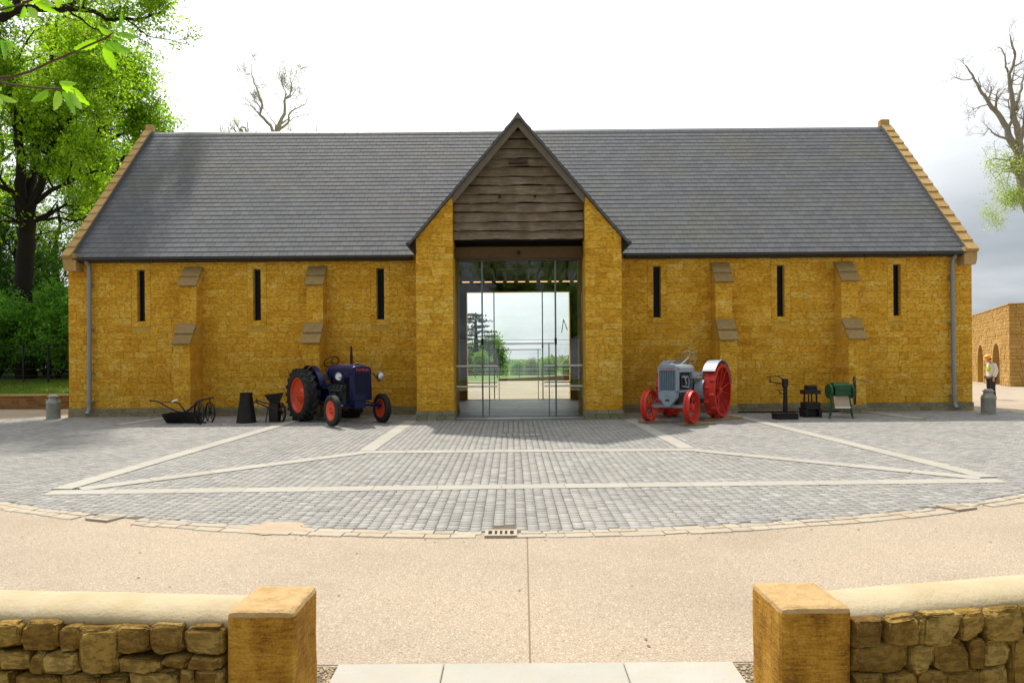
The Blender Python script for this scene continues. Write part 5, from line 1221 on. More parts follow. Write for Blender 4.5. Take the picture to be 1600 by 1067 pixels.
for k in range(5): a_ = k * 2 * math.pi / 5; m.bar(wM @ Vector((0, 0, 0)), wM @ Vector((.37 * math.cos(a_), .37 * math.sin(a_), 0)), .022, .014)
m.tube([E_(1291, 607.5), q], .013, 7); m.build('flywheel', M_rust, rc)
m = MB(); hA = E_(1336, 593, -.02); m.tube([hA, E_(1358, 596, -.02)], [.014, .02], 8); m.build('crank_handle', M_plank, rc)
# dark hose lying along the foot of the wall
m = MB(); m.tube([(6.55 + .15 * i, 19.93 + .02 * math.sin(i), .02 + .012) for i in range(21)], .02, 6); o = m.build('hose', M_soot); put(o, None, 'dark hose lying along the foot of the wall behind the scales', 'hose')

# ================================================================== PERSON
PR = empty('person', (18.25, 26.0, 0.004), R(0), 'person in orange hard hat, white shirt and yellow vest looking down', 'person')
def skin_mesh(name, J, E, material, parent, sub=2, smooth=True):
    me = bpy.data.meshes.new(name); keys = list(J); me.from_pydata([J[k][0] for k in keys], [(keys.index(a), keys.index(c)) for a, c in E], [])
    o = link(name, me, material, parent); md = o.modifiers.new('Skin', 'SKIN'); md.use_smooth_shade = True
    for i, k in enumerate(keys):
        r_ = J[k][1]; me.skin_vertices[0].data[i].radius = r_ if isinstance(r_, tuple) else (r_, r_); me.skin_vertices[0].data[i].use_root = (i == 0)
    s_ = o.modifiers.new('Sub', 'SUBSURF'); s_.levels = sub; s_.render_levels = sub; return o
# faces -x, looking down at the ground
B = {'pel': ((0, 0, .86), (.14, .11)), 'wai': ((.01, 0, 1.02), (.13, .105)), 'che': ((.0, 0, 1.22), (.16, .12)), 'nek': ((-.02, 0, 1.37), .055), 'nk2': ((-.06, 0, 1.44), .05), 'hd1': ((-.09, 0, 1.50), .085), 'hd2': ((-.12, 0, 1.57), .09), 'nos': ((-.19, 0, 1.48), .015)}
for s, t_ in ((-1, 'L'), (1, 'R')):
    B.update({'sh' + t_: ((0, s * .17, 1.31), .06), 'el' + t_: ((.05, s * .22, 1.06), .043), 'wr' + t_: ((-.05 if s < 0 else .02, s * .21, .84), .03), 'hp' + t_: ((-.055 if s < 0 else .02, s * .21, .76), .033),
              'hi' + t_: ((0, s * .09, .80), .09), 'kn' + t_: ((-.02, s * .10, .46), .06), 'an' + t_: ((.03, s * .10, .08), .042), 'to' + t_: ((-.12, s * .11, .04), .035)})
    for k in range(4): B['f%d' % k + t_] = (((-.055 if s < 0 else .02) - .025 + .017 * k, s * .208, .685 - (.01 if k in (0, 3) else 0)), .009)
    B['th' + t_] = (((-.055 if s < 0 else .02) - .045, s * .195, .735), .010)
Eg = [('pel', 'wai'), ('wai', 'che'), ('che', 'nek'), ('nek', 'nk2'), ('nk2', 'hd1'), ('hd1', 'hd2'), ('hd1', 'nos')]
for t_ in 'LR': Eg += [('che', 'sh' + t_), ('sh' + t_, 'el' + t_), ('el' + t_, 'wr' + t_), ('wr' + t_, 'hp' + t_), ('pel', 'hi' + t_), ('hi' + t_, 'kn' + t_), ('kn' + t_, 'an' + t_), ('an' + t_, 'to' + t_), ('hp' + t_, 'th' + t_)] + [('hp' + t_, 'f%d' % k + t_) for k in range(4)]
skin_mesh('body', B, Eg, M_skin, PR)
def sub_set(keys, ex, edges, zs=0):
    return {k: (B[k][0], tuple(a + ex for a in B[k][1]) if isinstance(B[k][1], tuple) else B[k][1] + ex) for k in keys}
sh = sub_set(['wai', 'che', 'nek', 'shL', 'shR', 'elL', 'elR', 'wrL', 'wrR', 'pel'], .028, 0); sh['nek'] = ((-.02, 0, 1.34), .075)
skin_mesh('shirt', sh, [e for e in Eg if e[0] in sh and e[1] in sh], M_shirt, PR)
ve = {'wai': ((.01, 0, .98), (.175, .155)), 'che': ((.0, 0, 1.20), (.205, .165)), 'nek': ((-.01, 0, 1.33), (.13, .10))}
skin_mesh('vest', ve, [('wai', 'che'), ('che', 'nek')], M_hivis, PR)
tr = sub_set(['pel', 'hiL', 'hiR', 'knL', 'knR', 'anL', 'anR'], .03, 0); tr['pel'] = ((0, 0, .90), (.165, .14)); skin_mesh('trousers', tr, [e for e in Eg if e[0] in tr and e[1] in tr], M_trouser, PR)
for s in (-1, 1):
    m = MB(); m.prism([(-.22, 0), (.10, 0), (.10, .12), (-.0, .13), (-.2, .07)], s * .10 - .05, s * .10 + .05); m.build('boot', M_iron, PR, bevel=.02, seg=2)
m = MB(); hm = Matrix.Translation((-.125, 0, 1.575)) @ Matrix.Rotation(R(-28), 4, 'Y'); m.lathe([(.155, -.01), (.155, .0), (.125, .01), (.12, .05), (.095, .10), (.05, .125), (.0, .13)], 20, hm); m.build('helmet', M_helmet, PR, smooth=True)
m = MB(); m.lathe([(.092, -.05), (.10, .0), (.10, .01), (.0, .02)], 14, Matrix.Translation((-.10, 0, 1.56))); m.build('hair', M_darkwood, PR, smooth=True)
for s in (-1, 1):
    m = MB(); m.lathe([(0, -.008), (.02, 0), (.02, .01), (0, .016)], 8, Matrix.Translation((-.09, s * .09, 1.50)) @ Matrix.Rotation(R(90), 4, 'X')); m.build('ear', M_skin, PR, smooth=True)
    m = MB(); m.lathe([(0, -.006), (.008, 0), (0, .006)], 6, Matrix.Translation((-.178, s * .032, 1.515)) @ Matrix.Rotation(R(90), 4, 'Y')); m.build('eye', M_soot, PR)
m = MB(); m.box(-.172, -.160, -.025, .025, 1.445, 1.452); m.build('mouth', M_red, PR)

# ================================================================== LOW WALL, GRASS BANK AND FENCE AT THE LEFT
wl0, wl1 = Vector((-27.0, 24.9, 0)), Vector((-12.2, 24.2, 0))
t = empty('low_wall', (wl0.x, wl0.y, 0), math.atan2(wl1.y - wl0.y, wl1.x - wl0.x), 'low brown brick wall with pale coping below the grass bank', 'wall')
L = (wl1 - wl0).length
m = MB(); m.box(0, L, .012, .30, -.1, .46); m.build('wall_core', M_mortar, t)
M_brick = mat('brown_brick', (0.23, 0.115, 0.04), rough=.9, var=.25, scale=7, bump=.4, rand=.3)
mass = MB(); cnt = 0; H_w = [.09] * 5; z = .0
for r_ in range(5):
    x = 0 if r_ % 2 else -.12
    while x < L:
        w = rnd.uniform(.22, .34); a, c = max(x, 0), min(x + w, L)
        if c - a > .05:
            if a > 6.2 and cnt < 170: mb = MB(); block(mb, [(a + .006, z + .005), (c - .006, z + .005), (c - .006, z + .087), (a + .006, z + .087)], 0, .03, .006, .004); mb.build('brick', M_brick, t); cnt += 1
            else: block(mass, [(a + .006, z + .005), (c - .006, z + .005), (c - .006, z + .087), (a + .006, z + .087)], 0, .03, .006, .004)
        x += w
    z += .092
o = mass.build('bricks', M_brick, t); o['kind'] = 'stuff'
x = 0
while x < L - .1:
    x1 = min(x + .6, L); m = MB(); m.box(x + .004, x1 - .004, -.03, .34, .462, .525); m.build('coping_slab', M_coping, t, bevel=.008); x = x1
# bank
rows_y = [24.5, 25.5, 27, 29, 33, 40, 60]; hz = [.47, .58, .78, .95, 1.2, 1.5, 1.5]; xs_b = np.linspace(-60, -12.6, 40); V = []; Q = []
for i, Y in enumerate(rows_y):
    for j, X in enumerate(xs_b):
        zz = hz[i] + (.06 * noise.noise(Vector((X * .7, Y * .7, 0))) if i else 0)
        if j == len(xs_b) - 1: zz = .3 if i else hz[i]
        V.append((X, Y + (.35 if i == 0 and X > -13 else .0), zz))
nn = len(xs_b)
for i in range(len(rows_y) - 1):
    for j in range(nn - 1): Q.append((i * nn + j, i * nn + j + 1, (i + 1) * nn + j + 1, (i + 1) * nn + j))
me = np_mesh('grass_bank', V, Q); me.shade_smooth(); put(link('grass_bank', me, M_grass), kind='structure')
def bank_z(X, Y): return float(np.interp(Y, rows_y, hz))
def blades(name, n, fx, material, h0, h1):
    V = np.zeros((n, 4, 3))
    for k in range(n):
        x, y, z = fx(); h = nr.uniform(h0, h1); a = nr.uniform(0, 6.28); w = h * .09 + .004; dx, dy = math.cos(a) * w, math.sin(a) * w; lx, ly = nr.uniform(-.4, .4, 2) * h
        V[k] = [(x - dx, y - dy, z - .01), (x + dx, y + dy, z - .01), (x + lx + dx * .2, y + ly + dy * .2, z + h), (x + lx - dx * .2, y + ly - dy * .2, z + h)]
    o = link(name, np_mesh(name, V.reshape(-1, 3), np.arange(n * 4).reshape(-1, 4)), material); o['kind'] = 'stuff'; return o
M_blade = leaf_mat('grass_blade', (0.06, 0.13, 0.012), (0.20, 0.26, 0.03), 0.35)
def fb():
    x = nr.uniform(-27, -13); y = 24.8 + 3.6 * nr.rand(); return x, y, bank_z(x, y)
blades('lawn_grass', 22000, fb, M_blade, .03, .10)
# estate fence on the bank
fn = empty('estate_fence', (-21, 28.0, .87), 0, 'thin black metal estate fence on the grass bank before the shrubs', 'fence')
x = -28.2
while x < -13.0:
    m = MB(); m.box(x - .026, x + .026, 27.975, 28.025, .7, 2.45); m.build('post', M_iron, fn, world=True); x += 1.02
for z in (1.15, 1.42, 1.70, 1.98, 2.20, 2.40):
    m = MB(); m.tube([(-28.2, 28.0, z), (-12.9, 28.0, z)], .010 if z < 2.3 else .014, 5); m.build('rail', M_iron, fn, world=True)

# ================================================================== TREES
def leaves(C, size, up=0.3, asp=0.5, jit=0.35):
    """one diamond leaf at each centre"""
    n = len(C); a = nr.normal(size=(n, 3)); a[:, 2] -= .35; a /= np.linalg.norm(a, axis=1)[:, None]
    nrm = nr.normal(size=(n, 3)); nrm[:, 2] += up * 3; c = np.cross(a, nrm); c /= np.linalg.norm(c, axis=1)[:, None] + 1e-9
    s = (size * nr.uniform(1 - jit, 1 + jit, n))[:, None]
    V = np.stack([C - a * s * .5, C + c * s * asp * .5, C + a * s * .5, C - c * s * asp * .5], 1)
    return V.reshape(-1, 3), np.arange(n * 4).reshape(-1, 4)
class Tree:
    def __init__(s, seed): s.r = random.Random(seed); s.mb = MB(); s.tips = []
    def wob(s, k): return Vector((s.r.uniform(-k, k), s.r.uniform(-k, k), s.r.uniform(-k, k)))
    def branch(s, p, d, L, r, lev, maxlev, ratio=.62, nk=5, droop=0.0, upb=.12, wobk=.22, seg=5):
        pts = [p.copy()]; rad = [r]; n = 5; d = d.normalized()
        for i in range(n):
            d = (d + s.wob(wobk) + Vector((0, 0, upb - droop * lev))).normalized(); p = p + d * (L / n); pts.append(p.copy()); rad.append(max(r * (1 - .72 * (i + 1) / n), .006))
        s.mb.tube(pts, rad, 7 if lev == 0 else (5 if lev < 3 else 3), cap=False)
        s.kids(pts, rad, L, lev, maxlev, ratio, nk, droop, upb, wobk)
        if lev >= maxlev - 1: s.tips += pts[1:]
    def kids(s, pts, rad, L, lev, maxlev, ratio, nk, droop, upb, wobk, t0=.3):
        if lev >= maxlev: return
        for k in range(nk):
            t = (t0 + (1 - t0) * (k + s.r.uniform(.2, .9)) / nk) * (len(pts) - 1); i = min(int(t), len(pts) - 2); f = t - i
            q = pts[i].lerp(pts[i + 1], f); dr = (pts[i + 1] - pts[i]).normalized(); side = s.wob(1); side -= dr * side.dot(dr)
            if side.length < .01: continue
            dd = (dr * s.r.uniform(.3, .8) + side.normalized() * s.r.uniform(.7, 1.1))
            rr = max((rad[i] * (1 - f) + rad[i + 1] * f) * s.r.uniform(.5, .7), .008)
            s.branch(q, dd, L * ratio * s.r.uniform(.75, 1.15), rr, lev + 1, maxlev, ratio, nk, droop, upb, wobk)
    def limb(s, pts, r0, r1, maxlev=2, nk=6, L=None, ratio=.6, t0=.25, droop=0.0, upb=.1, wobk=.22, seg=8, lev=0):
        pts = [Vector(p) for p in pts]
        # refine the polyline so that it is not straight between its points
        P = [pts[0]]
        for a, c in zip(pts, pts[1:]):
            l = (c - a).length
            for f in (.33, .66, 1): q = a.lerp(c, f) + (s.wob(.05 * l) if f < 1 else Vector()); P.append(q)
        n = len(P); rad = [r0 + (r1 - r0) * (i / (n - 1)) ** .8 for i in range(n)]
        s.mb.tube(P, rad, seg, cap=False)
        L = L or sum((c - a).length for a, c in zip(P, P[1:])) * .5
        s.kids(P, rad, L, lev, lev + maxlev, ratio, nk, droop, upb, wobk, t0)
        s.tips += P[-3:]
    def crown(s, n, sigma, size, **kw):
        T = np.array([tuple(t) for t in s.tips]); m = max(1, n // 11); idx = nr.randint(0, len(T), m); K = T[idx] + nr.normal(size=(m, 3)) * sigma
        C = np.repeat(K, 11, 0) + nr.normal(size=(m * 11, 3)) * np.array([1.15, 1.15, .5]) * size
        return leaves(C, size, **kw)
    def finish(s, name, loc, label, cat, group, bark, leafm, nl=0, sigma=.3, size=.14, rz=0, **kw):
        t = empty(name, loc, rz, label, cat, group)
        inv = WM[t.name].inverted(); s.mb.v = [tuple(inv @ Vector(v)) for v in s.mb.v]
        tr = s.mb.build('trunk', bark, t, smooth=False); tr.data.shade_smooth()
        if nl:
            V, Q = s.crown(nl, sigma, size, **kw); V = V - np.array(loc)
            if rz: c_, s_ = math.cos(-rz), math.sin(-rz); V = np.stack([V[:, 0] * c_ - V[:, 1] * s_, V[:, 0] * s_ + V[:, 1] * c_, V[:, 2]], 1)
            link('crown', np_mesh('crown', V, Q), leafm, t)
        return t
def copy_tree(root, loc, rz, scale, label, group=None, leafm=None):
    c = root.copy(); col.objects.link(c); c.location = loc; c.rotation_euler = (0, 0, rz); c.scale = scale if hasattr(scale, '__len__') else (scale,) * 3; c['label'] = label
    if group: c['group'] = group
    for ch in root.children:
        k = ch.copy(); col.objects.link(k); k.parent = c
        if leafm and k.name.startswith('crown'): k.data = ch.data.copy(); k.data.materials[0] = leafm
    return c
# the big forked tree at the left
def A(pts, Y, dY=0): return [at(x, y, Y + dY * i / max(1, len(pts) - 1)) for i, (x, y) in enumerate(pts)]
t1 = Tree(3); base = Vector((-21.5, 30.2, .95))
t1.limb([base] + A([(36, 470), (40, 400), (45, 350), (45, 322)], 30.2), .40, .30, maxlev=2, nk=4, L=3.0, t0=.45, seg=12)
t1.limb(A([(44, 335), (33, 290), (36, 240), (28, 190), (14, 140), (10, 90), (-8, 30)], 30.2, -2), .26, .07, maxlev=3, nk=8, L=3.6)
t1.limb(A([(46, 330), (52, 280), (55, 230), (70, 180), (72, 130), (86, 80), (96, 20)], 30.2, 1.5), .24, .06, maxlev=3, nk=8, L=3.4)
t1.limb(A([(48, 330), (64, 295), (72, 262), (84, 225), (110, 190), (130, 150), (150, 110)], 30.2, -1), .20, .05, maxlev=3, nk=8, L=3.0)
t1.limb(A([(50, 322), (80, 298), (108, 286), (140, 272), (165, 265)], 30.2, -1.5), .12, .04, maxlev=3, nk=6, L=2.2)
t1.limb(A([(44, 330), (20, 300), (0, 290), (-40, 270), (-80, 240)], 30.2, -2), .16, .05, maxlev=3, nk=6, L=2.6)
t1.limb(A([(46, 350), (10, 345), (-30, 350), (-70, 330)], 30.2, -2), .10, .03, maxlev=2, nk=5, L=2.2)
t1.limb(A([(50, 345), (90, 340), (120, 345), (150, 335)], 30.2, 1), .08, .03, maxlev=2, nk=5, L=1.8)
t1.finish('deciduous_tree', tuple(base), 'big dark-trunked tree forking into upright limbs, nearest the barn\'s left end', 'tree', 'leafy trees left of the barn', M_bark, M_leaf, 42000, .26, .155)
# second tree behind it, leaning out over the gable
t2 = Tree(8); base2 = Vector((-23.0, 38.5, 1.2))
t2.limb([base2] + A([(158, 330), (160, 260), (157, 200)], 38.5), .42, .28, maxlev=2, nk=5, L=3.5, t0=.3, seg=10)
t2.limb(A([(157, 200), (160, 150), (168, 118), (160, 90)], 38.5), .24, .05, maxlev=3, nk=8, L=3.2)
t2.limb(A([(158, 205), (180, 178), (190, 160), (205, 150)], 38.5, -1), .16, .05, maxlev=3, nk=7, L=2.6)
t2.limb(A([(158, 230), (190, 210), (215, 205), (232, 196)], 38.5, 1), .12, .04, maxlev=3, nk=6, L=2.0)
t2.limb(A([(157, 210), (140, 170), (120, 120), (110, 70)], 38.5, 1), .18, .05, maxlev=3, nk=7, L=3.0)
t2.limb(A([(158, 290), (120, 270), (90, 240)], 38.5, 1), .14, .05, maxlev=3, nk=6, L=3.0)
t2.limb(A([(160, 320), (190, 300), (205, 270)], 38.5, 2), .14, .04, maxlev=3, nk=5, L=2.2)
t2.finish('deciduous_tree', tuple(base2), 'leafy tree rising behind the barn\'s left gable coping, its thin dark limbs showing', 'tree', 'leafy trees left of the barn', M_bark, M_leaf, 26000, .27, .19)
# high limb with thin leaves crossing the top of the picture, from a tree at the far left
t3 = Tree(21); base3 = Vector((-24.5, 26.8, .7))
t3.limb([base3, Vector((-24.3, 26.8, 7)), Vector((-23.0, 26.6, 13.2)), *A([(30, 14)], 26.6)], .34, .16, maxlev=3, nk=8, L=3.2, t0=.55, seg=9)
t3.limb(A([(30, 14), (90, 14), (118, 14), (150, 18), (182, 32), (228, 29), (250, 22), (270, 5)], 26.6), .155, .022, maxlev=3, nk=7, L=1.3, t0=.3, seg=7)
t3.limb(A([(112, 17), (132, 30), (150, 45), (164, 49)], 26.6, -.5), .05, .02, maxlev=2, nk=5, L=1.2)
t3.limb(A([(200, 31), (222, 48), (240, 58), (268, 62), (300, 70)], 26.6, -.5), .035, .012, maxlev=2, nk=7, L=.9, t0=.1)
t3.limb(A([(90, 14), (120, 6), (160, -20), (190, -60)], 26.6, 1), .09, .03, maxlev=3, nk=6, L=1.8)
t3.limb(A([(30, 10), (50, -60), (80, -130)], 26.6, 1), .14, .05, maxlev=3, nk=8, L=3)
t3.limb(A([(40, -40), (110, -130), (190, -190), (260, -230)], 26.6, 3), .12, .04, maxlev=3, nk=9, L=2.6)
t3.limb(A([(60, -100), (130, -230), (200, -330), (280, -400)], 26.6, 4), .12, .04, maxlev=3, nk=9, L=3.0)
t3.limb(A([(80, -110), (150, -150), (230, -120), (300, -140)], 26.6, 4), .09, .03, maxlev=3, nk=8, L=1.8)
t3.finish('deciduous_tree', tuple(base3), 'tree whose long thin-leaved limb reaches right across the top left of the sky', 'tree', 'leafy trees left of the barn', M_bark, M_leaf, 34000, .24, .13)
# generic crowns shared by the other trees
def generic(seed, h, spread, trunkr, nleaf, leafm, bark, size=.16, sigma=.35, lev=3, name='deciduous_tree', label='', loc=(0, 0, 0), group=None, t0=.3, nk=7, cat='tree'):
    t = Tree(seed); b0 = Vector(loc); top = b0 + Vector((0, 0, h * .8))
    t.limb([b0, b0 + Vector((.1, 0, h * .3)), b0 + Vector((-.1, .1, h * .55)), top], trunkr, trunkr * .2, maxlev=lev, nk=nk + 3, L=spread, t0=t0, seg=8, upb=.14)
    return t.finish(name, loc, label, cat, group, bark, leafm, nleaf, sigma, size)
gA = generic(31, 15, 4.6, .38, 26000, M_leaf, M_bark, label='broad leafy tree at the far left edge behind the fence', loc=(-28.5, 35.0, 1.2), group='leafy trees left of the barn', t0=.15)
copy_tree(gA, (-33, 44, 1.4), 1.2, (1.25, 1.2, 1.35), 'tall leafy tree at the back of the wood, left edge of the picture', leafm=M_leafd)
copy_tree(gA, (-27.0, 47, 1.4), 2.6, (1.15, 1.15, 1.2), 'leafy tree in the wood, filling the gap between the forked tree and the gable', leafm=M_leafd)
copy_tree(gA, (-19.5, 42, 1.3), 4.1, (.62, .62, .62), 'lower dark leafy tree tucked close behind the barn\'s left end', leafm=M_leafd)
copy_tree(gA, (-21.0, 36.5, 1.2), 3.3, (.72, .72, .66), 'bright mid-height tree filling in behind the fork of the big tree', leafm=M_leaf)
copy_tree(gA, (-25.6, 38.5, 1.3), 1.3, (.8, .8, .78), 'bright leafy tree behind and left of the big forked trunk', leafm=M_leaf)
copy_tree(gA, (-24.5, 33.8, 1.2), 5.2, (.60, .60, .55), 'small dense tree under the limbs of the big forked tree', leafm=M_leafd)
gB = generic(44, 16.8, 3.2, .3, 5200, M_leaf, M_bark, size=.17, label='sparse tree top with thin yellow leaves just above the roof ridge', loc=(-25.0, 52, 1.0), group='thin-leaved trees behind the barn', nk=6)
gB.scale = (1, 1, 1.02)
# shrubs behind the fence
def shrub(seed, loc, h, w, n, label, size=.12):
    t = Tree(seed); b0 = Vector(loc)
    for k in range(9):
        a = k * .7 + t.r.uniform(-.3, .3); t.branch(b0 + Vector((.2 * math.cos(a), .2 * math.sin(a), 0)), Vector((w * math.cos(a), w * math.sin(a), h)), math.hypot(h, w) * t.r.uniform(.7, 1.0), .03, 0, 2, .5, 5)
    return t.finish('shrub', loc, label, 'shrub', 'shrubs behind the estate fence', M_bark, M_shrub, n, .17, size)
sA = shrub(61, (-20.2, 30.1, 1.0), 2.3, 1.2, 15000, 'bushy green shrub behind the fence, below the big forked tree')
sB = shrub(62, (-18.4, 29.8, .98), 3.0, 1.0, 15000, 'tall bright green shrub rising beside the barn corner')
for (lo, rz, s_, lab) in (((-22.8, 30.0, 1.0), 1.0, .95, 'round green shrub at the left edge behind the fence'), ((-17.0, 30.7, 1.0), 2.2, 1.05, 'green shrub half hidden behind the barn corner'), ((-24.6, 29.8, 1.0), 3.3, 1.1, 'shrub just beyond the left edge, leaning over the fence'), ((-21.3, 30.9, 1.1), 4.3, 1.25, 'taller shrub in the second row below the forked tree'), ((-19.2, 31.6, 1.1), 5.3, 1.35, 'tallest shrub, in the second row left of the barn corner')):
    copy_tree(sA, lo, rz, s_, lab)
# deep wood
n = 60000; C = np.stack([nr.uniform(-62, -17, n), nr.uniform(49, 60, n), 1 + 13 * nr.rand(n) ** 1.1], 1); C[:, 2] += 2.0 * np.sin(C[:, 0] * .5) * (C[:, 2] / 14)
C = C[(C[:, 2] < 7.5)]
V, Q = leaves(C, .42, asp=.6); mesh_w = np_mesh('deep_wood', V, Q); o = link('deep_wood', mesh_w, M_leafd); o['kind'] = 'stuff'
n = 26000; C = np.stack([nr.uniform(-45, -15.5, n), nr.uniform(33, 36, n), 1 + 3.4 * nr.rand(n)], 1)
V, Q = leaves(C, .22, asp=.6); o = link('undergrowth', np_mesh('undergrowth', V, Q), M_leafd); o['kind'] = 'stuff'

# bare tree showing above the roof
z5 = lambda L, s=1 / 7.115, ox=340, oy=80: [(ox + a * s, oy + b_ * s) for a, b_ in L]
bt = Tree(71); bb = Vector((-15.6, 45, 0)); YB_ = 45
def lim(pts, r0, r1, nk=4, L=1.6, ml=2): bt.limb(A(z5(pts), YB_, rnd.uniform(-1, 1)), r0, r1, maxlev=ml, nk=nk, L=L, t0=.35, wobk=.3, seg=6)
bt.limb([bb, bb + Vector((.2, 0, 8)), *A(z5([(680, 1000), (682, 830)]), YB_)], .34, .15, maxlev=1, nk=3, L=2, t0=.6)
bt.limb([bb + Vector((.2, 0, 10)), *A(z5([(650, 960), (612, 830), (490, 710), (520, 610), (480, 470), (425, 350), (400, 240), (405, 130)]), YB_)], .15, .015, maxlev=3, nk=8, L=1.7, t0=.3, wobk=.3, seg=6)
lim([(685, 850), (765, 700), (765, 560), (770, 530), (825, 490), (845, 380), (828, 320), (840, 200)], .13, .014, 8, 1.6, 3)
lim([(690, 890), (800, 800), (820, 690), (880, 645), (1000, 590), (1030, 460)], .09, .012, 7, 1.5)
lim([(665, 820), (600, 730), (530, 640), (490, 540)], .04, .01, 4, 1.0); lim([(770, 530), (780, 460), (725, 330), (730, 250)], .06, .01, 5, 1.1)
lim([(490, 700), (430, 650), (340, 540), (310, 480), (220, 340)], .04, .01, 6, 1.0); lim([(805, 790), (860, 745), (1000, 700), (1060, 730)], .04, .01, 5, .9); lim([(750, 560), (700, 510), (610, 450), (560, 380)], .03, .01, 5, .9)
bt.finish('bare_tree', tuple(bb), 'bare pale tree whose branching top shows above the left of the roof ridge', 'tree', None, M_skybark, M_palel, 500, .2, .08)
bt2 = Tree(75); b2 = Vector((-19.0, 47, 0)); bt2.limb([b2, b2 + Vector((0, 0, 9)), at(392, 230, 47), at(380, 202, 47)], .3, .06, maxlev=2, nk=7, L=2.2, t0=.6); bt2.limb([at(392, 215, 47), at(386, 200, 47), at(380, 199, 47), at(376, 206, 47)], .09, .03, maxlev=1, nk=3, L=.8)
for xx in (350, 362, 372, 460, 500): bt2.limb([b2 + Vector((0, 0, 8)), at(xx, 215, 47), at(xx - 3, 196, 47)], .08, .015, maxlev=2, nk=5, L=1.0, t0=.5)
bt2.finish('bare_tree', tuple(b2), 'low bare twiggy tree just showing its tips over the left of the roof ridge', 'tree', None, M_skybark, M_palel, 300, .2, .08)
# large bare tree at the right edge
z8 = lambda L, s=.2905, ox=1490, oy=50: [(ox + a * s, oy + b_ * s) for a, b_ in L]
rt = Tree(81); YR = 46; rb = Vector((at(1640, 500, YR).x, YR, 0))
def rl(pts, r0, r1, nk=6, L=2.0, ml=3, wob=.28): rt.limb(A(z8(pts), YR, rnd.uniform(-2, 2)), r0, r1, maxlev=ml, nk=max(4, int(nk * .62)), L=L, t0=.2, wobk=wob, seg=7)
rt.limb([rb, rb + Vector((.1, 0, 6)), *A(z8([(392, 900), (374, 780), (360, 650)]), YR)], .44, .30, maxlev=2, nk=5, L=3.2, t0=.5, seg=12)
rl([(358, 650), (310, 570), (300, 520), (250, 440), (205, 390), (180, 345), (140, 280), (100, 215), (75, 180)], .26, .035, 10, 2.5)
rl([(362, 650), (362, 560), (340, 480), (332, 400), (322, 320), (310, 230), (335, 180), (345, 120), (325, 60), (318, 20)], .24, .03, 9, 2.0)
rl([(310, 225), (292, 190), (290, 130), (270, 90), (250, 80)], .08, .02, 6, 1.5, 2); rl([(305, 575), (260, 565), (225, 545), (200, 520), (170, 560)], .09, .02, 6, 1.8, 3)
rl([(365, 730), (320, 690), (290, 690), (230, 680), (180, 700)], .09, .02, 7, 1.8, 2); rl([(370, 790), (320, 750), (270, 750), (230, 790)], .08, .02, 6, 1.8, 3)
rl([(345, 420), (365, 330), (385, 260), (400, 180)], .14, .03, 6, 1.8, 3); rl([(332, 430), (310, 410), (305, 370), (320, 330)], .06, .02, 4, 1.0, 2); rl([(365, 600), (400, 480), (440, 400)], .16, .03, 6, 2.2, 3)
rl([(205, 390), (160, 400), (120, 415), (90, 440)], .05, .015, 6, 1.6, 3); rl([(365, 850), (340, 880), (300, 920), (280, 960)], .07, .02, 6, 1.8, 3); rl([(180, 345), (200, 300), (190, 260)], .04, .012, 5, 1.4, 2)
tips_low = [p for p in rt.tips if p.z < 16]
rtr = rt.finish('bare_tree', tuple(rb), 'tall nearly bare tree with twisting limbs at the right edge, behind the arched wall', 'tree', None, M_palebark, None, 0)
T_ = np.array([tuple(p) for p in tips_low]); T_ = T_[nr.randint(0, len(T_), 6500)] + nr.normal(size=(6500, 3)) * .30
keepm = nr.rand(len(T_)) < np.clip((17.0 - T_[:, 2]) / 5.5, 0.03, 1); V, Q = leaves(T_[keepm], .12); V = V - np.array(tuple(rb)); link('crown', np_mesh('crown', V, Q), M_palel, rtr)

# near branch with large toothed leaves, growing from a young tree beyond the left edge
yt = empty('young_tree', (-4.6, 3.1, gz(3.1)), 0, 'near twigs with large bright toothed leaves hanging in at the top left corner', 'tree')
NY = 3.1
def N_(zx, zy, dy=0): return at(zx / 5.0, zy / 5.0, NY + dy)
m = MB(); m.tube([(-4.6, 3.1, gz(3.1)), (-4.62, 3.12, 1.0), (-4.55, 3.1, 2.6), (-4.6, 3.15, 4.2)], [.06, .05, .035, .012], 8)
m.tube([(-4.56, 3.1, 2.3), (-3.6, 3.1, 2.62), N_(-250, 590), N_(0, 610), N_(100, 603), N_(250, 560), N_(400, 490), N_(540, 432), N_(700, 360), N_(860, 292), N_(900, 255)], [.022, .015, .010, .0065, .006, .0055, .005, .0048, .0045, .0045, .002], 7)
m.tube([N_(-250, 590), N_(-60, 622), N_(0, 640), N_(150, 668), N_(300, 686), N_(460, 695), N_(500, 690)], [.008, .006, .005, .0045, .0042, .0045, .002], 6)
m.tube([(-4.55, 3.1, 2.9), (-3.4, 3.1, 2.95), N_(-200, 130), N_(0, 85), N_(150, 45), N_(290, 2), N_(420, -60)], [.018, .012, .007, .0045, .004, .0035, .002], 6)
m.tube([N_(-250, 590), N_(-120, 380), N_(0, 285), N_(30, 300)], [.01, .007, .005, .004], 6); m.tube([N_(-250, 590), N_(-150, 700), N_(-30, 740)], [.008, .006, .004], 6)
m.tube([N_(200, 20), N_(380, -20), N_(560, -60)], [.006, .005, .004], 6)
m.build('trunk', M_twig, yt, world=True, smooth=True)
